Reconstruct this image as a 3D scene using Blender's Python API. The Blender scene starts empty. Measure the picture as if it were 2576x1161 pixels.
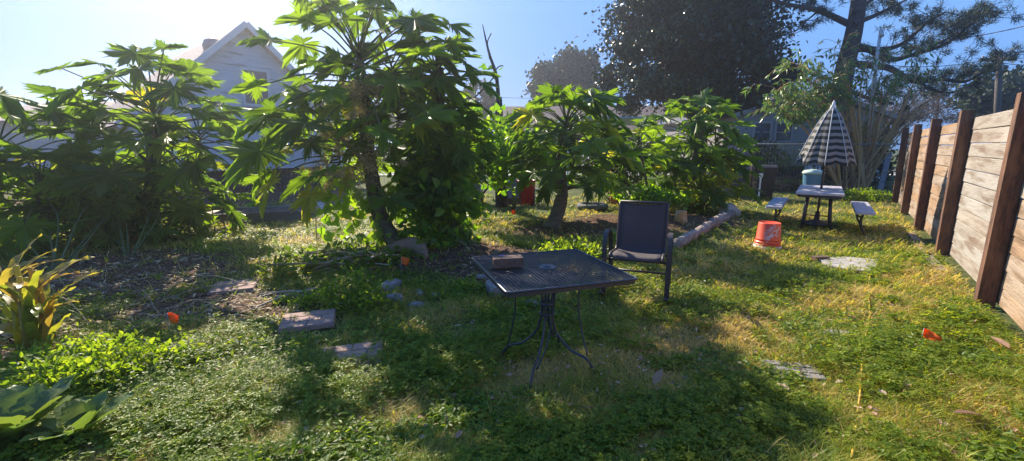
import bpy, bmesh, math, random
import numpy as np
from mathutils import Vector, Matrix, noise as mnoise
R = math.radians
random.seed(7); rng = np.random.default_rng(7)
sc = bpy.context.scene
COL = sc.collection
# ------------------------------------------------------------------ camera, world, sun
F, CX, CY, PITCH, CAMZ = 1130.0, 1288.0, 580.5, R(10.67), 1.5
cd = bpy.data.cameras.new('camera'); cam = bpy.data.objects.new('camera', cd); COL.objects.link(cam)
cam.location = (0, 0, CAMZ); cam.rotation_euler = (R(90) - PITCH, 0, 0)
cd.sensor_width = 36; cd.lens = 36 * F / 2576; cd.clip_end = 2000; cd.clip_start = 0.05
sc.camera = cam
SUN_AZ, SUN_EL = R(31), R(33)              # azimuth to the left of straight ahead
w = bpy.data.worlds.new('World'); sc.world = w; w.use_nodes = True
nt = w.node_tree; nt.nodes.clear()
sky = nt.nodes.new('ShaderNodeTexSky'); sky.sky_type = 'NISHITA'; sky.sun_disc = False
sky.sun_elevation = SUN_EL; sky.sun_rotation = -SUN_AZ
sky.air_density = 1.0; sky.dust_density = 0.5; sky.ozone_density = 4.0
bg = nt.nodes.new('ShaderNodeBackground'); bg.inputs[1].default_value = 0.15
wo = nt.nodes.new('ShaderNodeOutputWorld')
tint = nt.nodes.new('ShaderNodeMixRGB'); tint.blend_type = 'MULTIPLY'; tint.inputs[0].default_value = 1; tint.inputs[2].default_value = (.47, .74, 1.10, 1)
cap = nt.nodes.new('ShaderNodeMixRGB'); cap.blend_type = 'DARKEN'; cap.inputs[0].default_value = 1; cap.inputs[2].default_value = (.70, 1.55, 3.3, 1)
nt.links.new(sky.outputs[0], tint.inputs[1]); nt.links.new(tint.outputs[0], cap.inputs[1]); nt.links.new(cap.outputs[0], bg.inputs[0]); nt.links.new(bg.outputs[0], wo.inputs[0])
ld = bpy.data.lights.new('sun', 'SUN'); ld.energy = 5.0; ld.angle = R(0.5); ld.color = (1, .89, .72)
sun = bpy.data.objects.new('sun', ld); COL.objects.link(sun)
SD = Vector((-math.sin(SUN_AZ) * math.cos(SUN_EL), math.cos(SUN_AZ) * math.cos(SUN_EL), math.sin(SUN_EL)))
sun.rotation_euler = SD.to_track_quat('Z', 'Y').to_euler(); sun.location = (-20, 20, 15)
vs = sc.view_settings; vs.view_transform = 'Standard'; vs.look = 'None'; vs.exposure = 1.12; vs.gamma = 1
sc.cycles.max_bounces = 7; sc.cycles.transparent_max_bounces = 8; sc.cycles.diffuse_bounces = 3
sc.cycles.use_denoising = True

# ------------------------------------------------------------------ helpers
cp, sp_ = math.cos(PITCH), math.sin(PITCH)
def ray(x, y):
    a, b = (x - CX) / F, (CY - y) / F
    return Vector((a, cp + b * sp_, -sp_ + b * cp))
def at(x, y, Y):                             # the point seen at (x, y) at distance Y in front
    d = ray(x, y); t = Y / d.y
    return Vector((d.x * t, Y, CAMZ + d.z * t))
def sm(a, b, x): 
    t = np.clip((x - a) / (b - a), 0, 1); return t * t * (3 - 2 * t)
def mound(x, y, cx, cy, rx, ry, h):
    return h * np.exp(-(((x - cx) / rx) ** 2 + ((y - cy) / ry) ** 2))
def ghn(x, y):                               # height of the ground
    x = np.asarray(x, float); y = np.asarray(y, float)
    z = .018 * np.sin(x * 1.3 + .5) * np.cos(y * 1.1) + .012 * np.sin(x * 3.1 + y * 2.3) + .008 * np.sin(x * 6.3 - y * 5.1)
    z = z + mound(x, y, -1.2, 6.2, 1.3, .8, .12) + mound(x, y, 2.6, 8.6, 2.0, 1.2, .10) + mound(x, y, -5.4, 5.8, 1.8, 1.3, .10)
    return z * (1 - sm(18, 30, y))
def gh(x, y): return float(ghn(x, y))
def g(x, y, z=0):                            # ground point seen at (x, y)
    d = ray(x, y); t = (z - CAMZ) / d.z
    X, Y = d.x * t, d.y * t
    for _ in range(3):
        h = gh(X, Y) + z; t = (h - CAMZ) / d.z; X, Y = d.x * t, d.y * t
    return Vector((X, Y, gh(X, Y) + z))

MATS = {}
def mat(name, col, rough=.7, rnd=None, noise=None, bump=0, spec=.5, metal=0, trans=None, stretch=None, space='Object', coat=0, ns=None):
    """procedural material: base colour, mixed by noise towards other colours and varied piece by piece with the 'rnd' attribute"""
    if name in MATS: return MATS[name]
    m = bpy.data.materials.new(name); m.use_nodes = True; n = m.node_tree; N = n.nodes; L = n.links
    p = N['Principled BSDF']; out = N['Material Output']
    p.inputs['Roughness'].default_value = rough; p.inputs['Metallic'].default_value = metal
    p.inputs['Specular IOR Level'].default_value = spec; p.inputs['Coat Weight'].default_value = coat
    rgb = N.new('ShaderNodeRGB'); rgb.outputs[0].default_value = (*col, 1); cur = rgb.outputs[0]
    att = N.new('ShaderNodeAttribute'); att.attribute_name = 'rnd'
    tc = N.new('ShaderNodeTexCoord'); vec = tc.outputs[space]
    if stretch:
        vm = N.new('ShaderNodeVectorMath'); vm.operation = 'MULTIPLY'; vm.inputs[1].default_value = stretch
        L.new(vec, vm.inputs[0]); vec = vm.outputs[0]
        va = N.new('ShaderNodeVectorMath'); va.operation = 'ADD'
        sc2 = N.new('ShaderNodeMath'); sc2.operation = 'MULTIPLY'; sc2.inputs[1].default_value = 37
        L.new(att.outputs['Fac'], sc2.inputs[0]); L.new(vec, va.inputs[0]); L.new(sc2.outputs[0], va.inputs[1]); vec = va.outputs[0]
    if rnd:                                   # list of colours over rnd 0..1
        r = N.new('ShaderNodeValToRGB'); cr = r.color_ramp
        while len(cr.elements) < len(rnd): cr.elements.new(.5)
        for i, c in enumerate(rnd):
            cr.elements[i].position = i / (len(rnd) - 1); cr.elements[i].color = (*c, 1)
        L.new(att.outputs['Fac'], r.inputs[0]); cur = r.outputs[0]
    for (c2, scale, lo, hi, amt) in (noise or []):
        t = N.new('ShaderNodeTexNoise'); t.inputs['Scale'].default_value = scale; t.inputs['Detail'].default_value = 5
        L.new(vec, t.inputs['Vector'])
        mr = N.new('ShaderNodeMapRange'); mr.inputs[1].default_value = lo; mr.inputs[2].default_value = hi; mr.inputs[4].default_value = amt
        L.new(t.outputs[0], mr.inputs[0])
        mx = N.new('ShaderNodeMixRGB'); L.new(mr.outputs[0], mx.inputs[0]); L.new(cur, mx.inputs[1]); mx.inputs[2].default_value = (*c2, 1)
        cur = mx.outputs[0]
    L.new(cur, p.inputs['Base Color'])
    if bump:
        t = N.new('ShaderNodeTexNoise'); t.inputs['Scale'].default_value = ns or 40; t.inputs['Detail'].default_value = 6
        L.new(vec, t.inputs['Vector']); b = N.new('ShaderNodeBump'); b.inputs['Strength'].default_value = bump; b.inputs['Distance'].default_value = .02
        L.new(t.outputs[0], b.inputs['Height']); L.new(b.outputs[0], p.inputs['Normal'])
    if trans:                                 # leaves: light passing through
        tr = N.new('ShaderNodeBsdfTranslucent')
        mm = N.new('ShaderNodeMixRGB'); mm.blend_type = 'MULTIPLY'; mm.inputs[0].default_value = 1
        L.new(cur, mm.inputs[1]); mm.inputs[2].default_value = (*trans[1], 1); L.new(mm.outputs[0], tr.inputs[0])
        ms = N.new('ShaderNodeMixShader'); ms.inputs[0].default_value = trans[0]
        L.new(p.outputs[0], ms.inputs[1]); L.new(tr.outputs[0], ms.inputs[2]); L.new(ms.outputs[0], out.inputs[0])
    MATS[name] = m; return m

def tag(o, label=None, cat=None, group=None, kind=None):
    if label: o['label'] = label
    if cat: o['category'] = cat
    if group: o['group'] = group
    if kind: o['kind'] = kind
    return o
def empty(name, loc, rz=0, label=None, cat=None, group=None):
    o = bpy.data.objects.new(name, None); COL.objects.link(o); o.location = loc; o.rotation_euler = (0, 0, rz)
    o.empty_display_size = .1
    return tag(o, label, cat, group)

def link(name, me, parent=None, world=False):
    o = bpy.data.objects.new(name, me); COL.objects.link(o)
    if parent is not None:
        o.parent = parent
        if world:                             # mesh given in world coordinates: undo the parent's placement
            M = Matrix.Translation(parent.location) @ parent.rotation_euler.to_matrix().to_4x4()
            o.matrix_parent_inverse = M.inverted()
    return o
def np_mesh(name, V, Fc, mats, rnd=None, parent=None, world=True, smooth=False, mi=None):
    """V (n,3), Fc (m,k) -> one mesh object; rnd per vertex"""
    me = bpy.data.meshes.new(name); V = np.asarray(V, np.float32); Fc = np.asarray(Fc, np.int32)
    k = Fc.shape[1]
    me.vertices.add(len(V)); me.vertices.foreach_set('co', V.ravel())
    me.loops.add(Fc.size); me.loops.foreach_set('vertex_index', Fc.ravel())
    me.polygons.add(len(Fc)); me.polygons.foreach_set('loop_start', np.arange(0, Fc.size, k, dtype=np.int32))
    try: me.polygons.foreach_set('loop_total', np.full(len(Fc), k, np.int32))
    except Exception: pass
    for m in (mats if isinstance(mats, (list, tuple)) else [mats]): me.materials.append(m)
    if mi is not None: me.polygons.foreach_set('material_index', np.asarray(mi, np.int32))
    if rnd is not None:
        a = me.attributes.new('rnd', 'FLOAT', 'POINT'); a.data.foreach_set('value', np.asarray(rnd, np.float32))
    me.update(calc_edges=True)
    me.polygons.foreach_set('use_smooth', np.full(len(Fc), smooth))
    return link(name, me, parent, world)
class MB:
    """collects boxes, tubes, lathes and prisms; build() links them as ONE mesh object"""
    def __init__(s): s.v = []; s.f = []; s.m = []; s.r = []; s.sm = []
    def add(s, vs, fs, mi=0, r=None, smooth=False):
        b = len(s.v); r = random.random() if r is None else r
        s.v += [tuple(v) for v in vs]; s.r += [r] * len(vs)
        for f in fs: s.f.append([b + i for i in f]); s.m.append(mi); s.sm.append(smooth)
        return s
    def box(s, c, d, rot=None, mi=0, r=None, bev=0):
        c = Vector(c); hx, hy, hz = d[0] / 2, d[1] / 2, d[2] / 2
        M = rot if rot is not None else Matrix.Identity(3)
        if bev:
            bm = bmesh.new(); bmesh.ops.create_cube(bm, size=1)
            for v in bm.verts: v.co = Vector((v.co.x * d[0], v.co.y * d[1], v.co.z * d[2]))
            bmesh.ops.bevel(bm, geom=bm.edges[:], offset=bev, segments=2, affect='EDGES', profile=.5)
            bm.verts.index_update()
            s.add([c + M @ v.co for v in bm.verts], [[v.index for v in f.verts] for f in bm.faces], mi, r); bm.free(); return s
        vs = [c + M @ Vector((x * hx, y * hy, z * hz)) for z in (-1, 1) for y in (-1, 1) for x in (-1, 1)]
        return s.add(vs, [(0, 2, 3, 1), (4, 5, 7, 6), (0, 1, 5, 4), (2, 6, 7, 3), (0, 4, 6, 2), (1, 3, 7, 5)], mi, r)
    def tube(s, pts, rad, n=8, mi=0, r=None, closed=False, cap=True):
        pts = [Vector(p) for p in pts]; k = len(pts)
        rads = list(rad) if isinstance(rad, (list, tuple)) else [rad] * k
        prev = None; vs = []
        for i, p in enumerate(pts):
            a = pts[(i - 1) % k] if (closed or i > 0) else p; b = pts[(i + 1) % k] if (closed or i < k - 1) else p
            t = (b - a); t = t.normalized() if t.length > 1e-9 else Vector((0, 0, 1))
            if prev is None:
                u = t.orthogonal().normalized()
            else:
                u = prev - t * prev.dot(t); u = u.normalized() if u.length > 1e-6 else t.orthogonal().normalized()
            prev = u; w_ = t.cross(u)
            for j in range(n):
                an = 2 * math.pi * j / n; vs.append(p + (u * math.cos(an) + w_ * math.sin(an)) * rads[i])
        fs = []
        for i in range(k if closed else k - 1):
            i2 = (i + 1) % k
            for j in range(n): fs.append((i * n + j, i * n + (j + 1) % n, i2 * n + (j + 1) % n, i2 * n + j))
        if cap and not closed: fs += [tuple(range(n - 1, -1, -1)), tuple(range((k - 1) * n, k * n))]
        return s.add(vs, fs, mi, r, True)
    def bar(s, pts, wd, th, up=(0, 0, 1), mi=0):           # flat strip swept along pts
        pts = [Vector(p) for p in pts]; up = Vector(up); vs = []
        for i, p in enumerate(pts):
            t = (pts[min(i + 1, len(pts) - 1)] - pts[max(i - 1, 0)]).normalized()
            sd = up.normalized(); nn = t.cross(sd).normalized()
            for a, b in ((-1, -1), (1, -1), (1, 1), (-1, 1)): vs.append(p + sd * a * wd / 2 + nn * b * th / 2)
        fs = [(i * 4 + j, i * 4 + (j + 1) % 4, i * 4 + 4 + (j + 1) % 4, i * 4 + 4 + j) for i in range(len(pts) - 1) for j in range(4)]
        fs += [(3, 2, 1, 0), tuple(range(len(vs) - 4, len(vs)))]
        return s.add(vs, fs, mi)
    def lathe(s, prof, n=24, c=(0, 0, 0), mi=0, r=None, cap=True):
        c = Vector(c); vs = []
        for (rr, z) in prof:
            for j in range(n): vs.append(c + Vector((rr * math.cos(2 * math.pi * j / n), rr * math.sin(2 * math.pi * j / n), z)))
        fs = [(i * n + j, i * n + (j + 1) % n, i * n + n + (j + 1) % n, i * n + n + j) for i in range(len(prof) - 1) for j in range(n)]
        if cap: fs += [tuple(range(n - 1, -1, -1)), tuple(range((len(prof) - 1) * n, len(prof) * n))]
        return s.add(vs, fs, mi, r, True)
    def prism(s, poly, z0, z1, mi=0, r=None, M=None):
        n = len(poly); vs = [Vector((x, y, z0)) for x, y in poly] + [Vector((x, y, z1)) for x, y in poly]
        if M: vs = [M @ v for v in vs]
        fs = [tuple(range(n - 1, -1, -1)), tuple(range(n, 2 * n))] + [(i, (i + 1) % n, n + (i + 1) % n, n + i) for i in range(n)]
        return s.add(vs, fs, mi, r)
    def rock(s, c, d, mi=0, seed=0, sub=2, amp=.25, rot=0):
        bm = bmesh.new(); bmesh.ops.create_icosphere(bm, subdivisions=sub, radius=1)
        M = Matrix.Rotation(rot, 3, 'Z')
        vs = []
        for v in bm.verts:
            p = v.co.copy(); k = 1 + amp * mnoise.noise(p * 1.4 + Vector((seed * 7.3, seed, 0))) + amp * .5 * mnoise.noise(p * 3.5 + Vector((seed, 0, 9)))
            p = Vector((math.copysign(abs(p.x) ** .7, p.x), math.copysign(abs(p.y) ** .7, p.y), math.copysign(abs(p.z) ** .7, p.z))) * k
            vs.append(Vector(c) + M @ Vector((p.x * d[0] / 2, p.y * d[1] / 2, p.z * d[2] / 2)))
        bm.verts.index_update(); s.add(vs, [[v.index for v in f.verts] for f in bm.faces], mi); bm.free(); return s
    def build(s, name, mats, parent=None, world=False):
        me = bpy.data.meshes.new(name); me.from_pydata([tuple(v) for v in s.v], [], s.f)
        for m in (mats if isinstance(mats, (list, tuple)) else [mats]): me.materials.append(m)
        me.polygons.foreach_set('material_index', s.m); me.polygons.foreach_set('use_smooth', s.sm)
        a = me.attributes.new('rnd', 'FLOAT', 'POINT'); a.data.foreach_set('value', s.r)
        me.update(); return link(name, me, parent, world)
def rotz(a): return Matrix.Rotation(a, 3, 'Z')
def bez(pts, n=12):                          # smooth curve through points (Catmull-Rom)
    P = [Vector(p) for p in pts]; P = [P[0] * 2 - P[1]] + P + [P[-1] * 2 - P[-2]]; out = []
    for i in range(1, len(P) - 2):
        for k in range(n):
            t = k / n; a, b, c, d = P[i - 1:i + 3]
            out.append(.5 * ((2 * b) + (c - a) * t + (2 * a - 5 * b + 4 * c - d) * t * t + (3 * b - a - 3 * c + d) * t ** 3))
    out.append(P[-2]); return out
def lerp(a, b, t): return a + (b - a) * t

# ------------------------------------------------------------------ leaf templates (y along the leaf, x across, z = face)
def T(v, f): return np.array(v, float), np.array(f)
OVAL = T([(0, 0, 0), (-.24, .3, .05), (.24, .3, .05), (0, .45, -.01), (-.2, .65, .04), (.2, .65, .04), (0, 1, -.06)],
         [(0, 3, 1), (0, 2, 3), (1, 3, 4), (2, 5, 3), (3, 6, 4), (3, 5, 6)])
HEART = T([(0, 0, 0), (-.38, -.12, .05), (-.5, .25, .07), (-.3, .65, .02), (0, 1.05, -.12), (.3, .65, .02), (.5, .25, .07), (.38, -.12, .05), (0, .4, -.02)],
          [(0, 8, 1), (1, 8, 2), (2, 8, 3), (3, 8, 4), (4, 8, 5), (5, 8, 6), (6, 8, 7), (7, 8, 0)])
NARROW = T([(0, 0, 0), (-.09, .4, .0), (.09, .4, 0), (0, 1, -.12)], [(0, 2, 1), (1, 2, 3)])
CLUMP = T([(0, 0, 0), (-.5, .5, .1), (.45, .4, -.05), (0, 1, 0)], [(0, 2, 1), (1, 2, 3)])
BLADE = T([(-.5, 0, 0), (.5, 0, 0), (-.4, .4, .08), (.4, .4, .08), (-.25, .75, .3), (.25, .75, .3), (0, 1, .6)],
          [(0, 1, 3), (0, 3, 2), (2, 3, 5), (2, 5, 4), (4, 5, 6)])
def clover_t():
    v = []; f = []
    for k in range(3):
        a = k * 2.094; b = len(v)
        for (x, y, z) in ((0, .05, 0), (-.38, .5, .1), (-.3, .95, .05), (0, .85, 0), (.3, .95, .05), (.38, .5, .1)):
            v.append((x * math.cos(a) - y * math.sin(a), x * math.sin(a) + y * math.cos(a), z))
        f += [(b, b + 3, b + 2), (b, b + 2, b + 1), (b, b + 4, b + 3), (b, b + 5, b + 4)]
    return T(v, f)
CLOVER = clover_t()
def papaya_t(seed):
    r_ = random.Random(seed); out = []
    lobes = [-143, -96, -48, 0, 48, 96, 143]; ln = [.55, .8, .97, 1.08, .97, .8, .55]
    for i, (a, l) in enumerate(zip(lobes, ln)):
        l *= r_.uniform(.85, 1.12); hw = 23.5; lb = r_.uniform(-.16, .16); u = lambda: r_.uniform(.93, 1.07)
        out += [(a - hw * .99, .36 * l + .05, 0), (a - hw * .66, l * .50 * u(), lb), (a - hw * .80, l * .78 * u(), lb * 1.5 - .05), (a - hw * .38, l * .72, lb), (a - hw * .46, l * .93 * u(), lb * 1.6 - .04), (a - hw * .14, l * .82, lb * 1.5),
                (a, l, lb * 2 - .02), (a + hw * .14, l * .82, lb * 1.5), (a + hw * .46, l * .93 * u(), lb * 1.6 - .04), (a + hw * .38, l * .72, lb), (a + hw * .80, l * .78 * u(), lb * 1.5 - .05), (a + hw * .66, l * .50 * u(), lb), (a + hw * .99, .36 * l + .05, 0)]
    out = sorted(out, key=lambda q: q[0]); v = [(0, 0, 0)]
    for (a, rr, k) in out:
        t = R(a); x, y = rr * math.sin(t), rr * math.cos(t)
        v.append((x, y, .12 * rr - .24 * rr * rr + k * rr + r_.uniform(-.03, .03) - .12 * max(0, rr - .7)))
    n = len(v) - 1; f = [(0, i + 1, i) for i in range(1, n)]
    return T(v, f)
PAP = [papaya_t(i) for i in range(10)]

def nrm(a): return a / np.maximum(np.linalg.norm(a, axis=-1, keepdims=True), 1e-9)
def scat_arrays(tmpl, pos, d, n, scale, rnd, wid=None):
    TV, TF = tmpl; pos = np.asarray(pos, float); y = nrm(np.asarray(d, float)); n = np.asarray(n, float)
    x = nrm(np.cross(y, n)); z = np.cross(x, y)
    s = np.asarray(scale, float)[:, None, None] * np.ones((len(pos), 1, 1)); ww = s if wid is None else np.asarray(wid, float)[:, None, None]
    V = pos[:, None, :] + TV[None, :, 0:1] * x[:, None, :] * ww + TV[None, :, 1:2] * y[:, None, :] * s + TV[None, :, 2:3] * z[:, None, :] * s
    k = len(TV); Fa = TF[None] + (np.arange(len(pos)) * k)[:, None, None]
    return V.reshape(-1, 3), Fa.reshape(-1, 3), np.repeat(np.asarray(rnd, float), k)
def join(parts):
    Vs, Fs, Rs = [], [], []; b = 0
    for V, Fc, r_ in parts: Vs.append(V); Fs.append(Fc + b); Rs.append(r_); b += len(V)
    return np.concatenate(Vs), np.concatenate(Fs), np.concatenate(Rs)
def scatter(name, tmpl, pos, d, n, scale, rnd, mats, parent=None, wid=None):
    V, Fc, r_ = scat_arrays(tmpl, pos, d, n, scale, rnd, wid)
    return np_mesh(name, V, Fc, mats, r_, parent)
def rdir(n, up=0):
    v = rng.normal(size=(n, 3)); v = nrm(v); v[:, 2] += up; return nrm(v)

# ------------------------------------------------------------------ materials
M_pap = mat('papaya_leaf', (.06, .12, .02), .42, rnd=[(.045, .10, .02), (.08, .155, .024), (.125, .22, .03), (.28, .26, .035)], trans=(.55, (3.2, 2.7, .6)), spec=.35)
M_vine = mat('vine_leaf', (.07, .14, .02), .45, rnd=[(.05, .12, .02), (.09, .18, .025), (.16, .24, .03)], trans=(.55, (3.2, 3.0, .6)))
M_mag = mat('magnolia_leaf', (.02, .035, .012), .36, rnd=[(.008, .024, .010), (.014, .038, .013), (.024, .054, .016), (.045, .058, .026)], spec=.5, trans=(.08, (1, 1.3, .5)))
M_oak = mat('oak_leaf', (.04, .055, .02), .6, rnd=[(.02, .035, .014), (.04, .058, .022)], trans=(.2, (1.2, 1.5, .7)))
M_pine = mat('pine_needles', (.03, .05, .02), .6, rnd=[(.012, .026, .012), (.028, .045, .018)], trans=(.2, (1.2, 1.5, .7)))
M_dsh = mat('dark_shrub_leaf', (.03, .055, .02), .5, rnd=[(.02, .04, .014), (.035, .065, .02), (.06, .09, .025)], trans=(.3, (2.2, 2.2, .7)), spec=.3)
M_wil = mat('willow_leaf', (.09, .14, .05), .35, rnd=[(.06, .10, .035), (.10, .16, .05), (.16, .19, .05)], trans=(.4, (1.6, 2, .8)))
M_weed = mat('weed_leaf', (.07, .13, .025), .45, rnd=[(.06, .115, .018), (.115, .18, .025), (.21, .27, .035)], trans=(.5, (3.0, 2.8, .7)), spec=.3)
M_canna = mat('strap_leaf', (.25, .25, .05), .4, rnd=[(.10, .15, .03), (.22, .24, .03), (.36, .28, .06), (.25, .14, .06)], trans=(.55, (1.6, 1.7, .7)))
M_stalk = mat('leaf_stalk', (.10, .13, .05), .8, spec=.15, noise=[((.2, .2, .1), 3, .4, .7, .6)])
M_ptrunk = mat('papaya_trunk', (.11, .085, .055), .85, noise=[((.20, .17, .12), 8, .4, .65, .8), ((.07, .06, .04), 25, .5, .7, .7)], bump=.8, stretch=(1, 1, 6), ns=12)
M_bark = mat('bark', (.045, .036, .03), .9, noise=[((.10, .08, .065), 9, .4, .7, .8)], bump=1, stretch=(4, 4, 1), ns=10)
M_dead = mat('dead_wood', (.20, .15, .11), .85, rnd=[(.12, .09, .065), (.26, .19, .13), (.40, .33, .24)], noise=[((.1, .08, .06), 12, .45, .7, .6)], bump=.4)
M_twig = mat('orange_twig', (.30, .16, .07), .75, rnd=[(.28, .15, .07), (.48, .25, .08), (.55, .36, .17)])
M_straw = mat('dry_stalk', (.35, .28, .16), .8, rnd=[(.22, .13, .07), (.38, .26, .14), (.52, .42, .28)])
M_grass = mat('grass_blade', (.09, .13, .03), .5, rnd=[(.085, .14, .018), (.155, .23, .024), (.26, .30, .035), (.40, .34, .07), (.50, .38, .16)], trans=(.45, (2.0, 2.0, .7)), spec=.3)
M_clov = mat('clover_leaf', (.05, .12, .03), .42, rnd=[(.075, .13, .017), (.14, .205, .026), (.24, .29, .04)], trans=(.5, (2.8, 2.5, .5)), spec=.15)
M_orange = mat('flag_vinyl', (.95, .22, .02), .5, trans=(.5, (1, .9, .6)))
M_steel = mat('painted_steel', (.022, .028, .045), .35, noise=[((.06, .055, .06), 20, .5, .8, .4)], spec=.6)
M_wire = mat('galvanised_wire', (.25, .25, .26), .5, metal=.6)
M_black = mat('black_plastic', (.018, .018, .02), .5, noise=[((.05, .05, .055), 6, .4, .8, .6)], bump=.1)
M_white = mat('white_paint', (.78, .77, .74), .7, noise=[((.55, .50, .44), 5, .5, .8, .7)])

# ------------------------------------------------------------------ the ground
def grid(x0, x1, nx, y0, y1, ny):
    xs = np.linspace(x0, x1, nx); ys = np.linspace(y0, y1, ny); X, Y = np.meshgrid(xs, ys)
    i = np.arange((ny - 1) * nx).reshape(ny - 1, nx)[:, :-1].ravel()
    return X.ravel(), Y.ravel(), np.stack([i, i + 1, i + nx + 1, i + nx], 1)
def blob(x, y, cx, cy, rx, ry, a=0):
    dx, dy = x - cx, y - cy; u = dx * math.cos(a) + dy * math.sin(a); v = -dx * math.sin(a) + dy * math.cos(a)
    return np.clip(1.12 - np.sqrt((u / rx) ** 2 + (v / ry) ** 2), 0, 1)
def wob(x, y): return .18 * np.sin(x * 2.3 + y * 1.7) + .14 * np.sin(x * 5.1 - y * 3.7) + .1 * np.sin(x * 9 + y * 11)
BEDS = [(-.7, 5.8, 1.35, .95, 0), (-4.6, 5.1, 1.8, 1.15, -.1), (-5.6, 4.6, 2.2, 1.0, 0), (-2.6, 4.1, 1.5, .55, .1), (2.6, 8.5, 2.5, 1.35, .35), (1.2, 7.9, 1.5, .8, .1), (-4.2, 3.2, .9, .8, 0), (0.0, 5.0, .9, .5, 0),
        (-10, 13.5, 6, 3.3, .2)]
def soil(x, y):
    m = np.zeros_like(np.asarray(x, float))
    for b in BEDS: m = np.maximum(m, blob(x + .12 * wob(x, y), y + .1 * wob(y, x), *b))
    return np.clip(m * 2.2, 0, 1)
gm = bpy.data.materials.new('lawn_soil'); gm.use_nodes = True
N = gm.node_tree.nodes; L = gm.node_tree.links; P_ = N['Principled BSDF']; P_.inputs['Roughness'].default_value = .95; P_.inputs['Specular IOR Level'].default_value = .15
tc = N.new('ShaderNodeTexCoord')
def nz(scale, det=6):
    t = N.new('ShaderNodeTexNoise'); t.inputs['Scale'].default_value = scale; t.inputs['Detail'].default_value = det; L.new(tc.outputs['Object'], t.inputs[0]); return t.outputs[0]
def ramp(fac, stops):
    r = N.new('ShaderNodeValToRGB'); cr = r.color_ramp
    while len(cr.elements) < len(stops): cr.elements.new(.5)
    for e, (p, c) in zip(cr.elements, stops): e.position = p; e.color = (*c, 1)
    L.new(fac, r.inputs[0]); return r.outputs[0]
lawn = ramp(nz(14), [(.3, (.04, .055, .015)), (.45, (.08, .11, .025)), (.55, (.13, .15, .04)), (.7, (.27, .22, .10))])
lawn2 = ramp(nz(60), [(.3, (.025, .03, .012)), (.5, (.07, .09, .025)), (.7, (.17, .15, .07))])
ml = N.new('ShaderNodeMixRGB'); ml.inputs[0].default_value = .5; L.new(lawn, ml.inputs[1]); L.new(lawn2, ml.inputs[2])
mulch = ramp(nz(45), [(.3, (.03, .018, .012)), (.5, (.10, .055, .032)), (.62, (.21, .125, .075)), (.76, (.38, .26, .16))])
att = N.new('ShaderNodeAttribute'); att.attribute_name = 'soil'
mg = N.new('ShaderNodeMixRGB'); L.new(att.outputs['Fac'], mg.inputs[0]); L.new(ml.outputs[0], mg.inputs[1]); L.new(mulch, mg.inputs[2])
L.new(mg.outputs[0], P_.inputs['Base Color'])
bp = N.new('ShaderNodeBump'); bp.inputs['Strength'].default_value = .8; bp.inputs['Distance'].default_value = .03; L.new(nz(50), bp.inputs['Height']); L.new(bp.outputs[0], P_.inputs['Normal'])
def ground_sheet(name, x0, x1, nx, y0, y1, ny, dz=0):
    X, Y, Fq = grid(x0, x1, nx, y0, y1, ny); Z = ghn(X, Y) + dz
    S = soil(X, Y); Z = Z + .012 * S * np.sin(X * 23 + Y * 9) * np.cos(Y * 31 - X * 12)
    o = np_mesh(name, np.stack([X, Y, Z], 1), Fq, gm, smooth=True)
    a = o.data.attributes.new('soil', 'FLOAT', 'POINT'); a.data.foreach_set('value', S.astype(np.float32)); return o
# one sheet: fine near the yard, reaching the horizon
xs = np.unique(np.concatenate([np.linspace(-160, -20, 12), np.linspace(-20, -9, 45), np.linspace(-9, 12, 351), np.linspace(12, 25, 50), np.linspace(25, 160, 12)]))
ys = np.unique(np.concatenate([np.linspace(-60, .5, 20), np.linspace(.5, 15, 291), np.linspace(15, 30, 50), np.linspace(30, 220, 16)]))
X, Y = np.meshgrid(xs, ys); nx = len(xs); X = X.ravel(); Y = Y.ravel()
i = np.arange((len(ys) - 1) * nx).reshape(-1, nx)[:, :-1].ravel(); S = soil(X, Y)
go = np_mesh('ground', np.stack([X, Y, ghn(X, Y) + .012 * S * np.sin(X * 23 + Y * 9) * np.cos(Y * 31 - X * 12)], 1), np.stack([i, i + 1, i + nx + 1, i + nx], 1), gm, smooth=True)
a = go.data.attributes.new('soil', 'FLOAT', 'POINT'); a.data.foreach_set('value', S.astype(np.float32)); tag(go, kind='structure')
M_road = mat('asphalt', (.22, .21, .2), .9, noise=[((.15, .15, .15), 3, .4, .7, .7)], bump=.2)
rd = MB(); rd.box((0, 27, .012), (120, 5.0, .02)); tag(rd.build('road', M_road), kind='structure')
rd = MB(); rd.box((0, 23.2, .03), (120, 1.2, .05)); tag(rd.build('pavement', mat('concrete', (.42, .40, .37), .9, noise=[((.3, .28, .26), 4, .4, .7, .7)], bump=.2)), kind='structure')

# ------------------------------------------------------------------ grass, clover and litter
def screen_pts(n, x0, x1, y0, y1):
    px = rng.uniform(x0, x1, n); py = rng.uniform(y0, y1, n)
    a = (px - CX) / F; b = (CY - py) / F; dy = cp + b * sp_; dz = -sp_ + b * cp; t = -CAMZ / dz
    return a * t, dy * t
def vnoise(x, y, s, o=0):                    # cheap value noise 0..1
    v = np.sin(x * s * 1.7 + o) * np.cos(y * s * 1.3 + o * 2) + np.sin(x * s * .9 - y * s * 1.9 + o * 3) + .6 * np.sin(x * s * 3.3 + y * s * 2.7 + o)
    return np.clip(v / 4.2 + .5, 0, 1)
def in_lawn(x, y, k=1.0):
    ok = ((x - 4.5) * .81 - (y - 4.07) * .59) < -.05   # this side of the board fence
    for (px, py, rx, ry, an) in CLEAR:        # flat things lying on the lawn
        p = g(px, py); dx, dy = x - p.x, y - p.y; u = dx * math.cos(an) + dy * math.sin(an); v = dy * math.cos(an) - dx * math.sin(an)
        ok = ok & ((np.abs(u) > rx * k) | (np.abs(v) > ry * k) | (rng.random(len(x)) < .05))
    return ok
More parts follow.
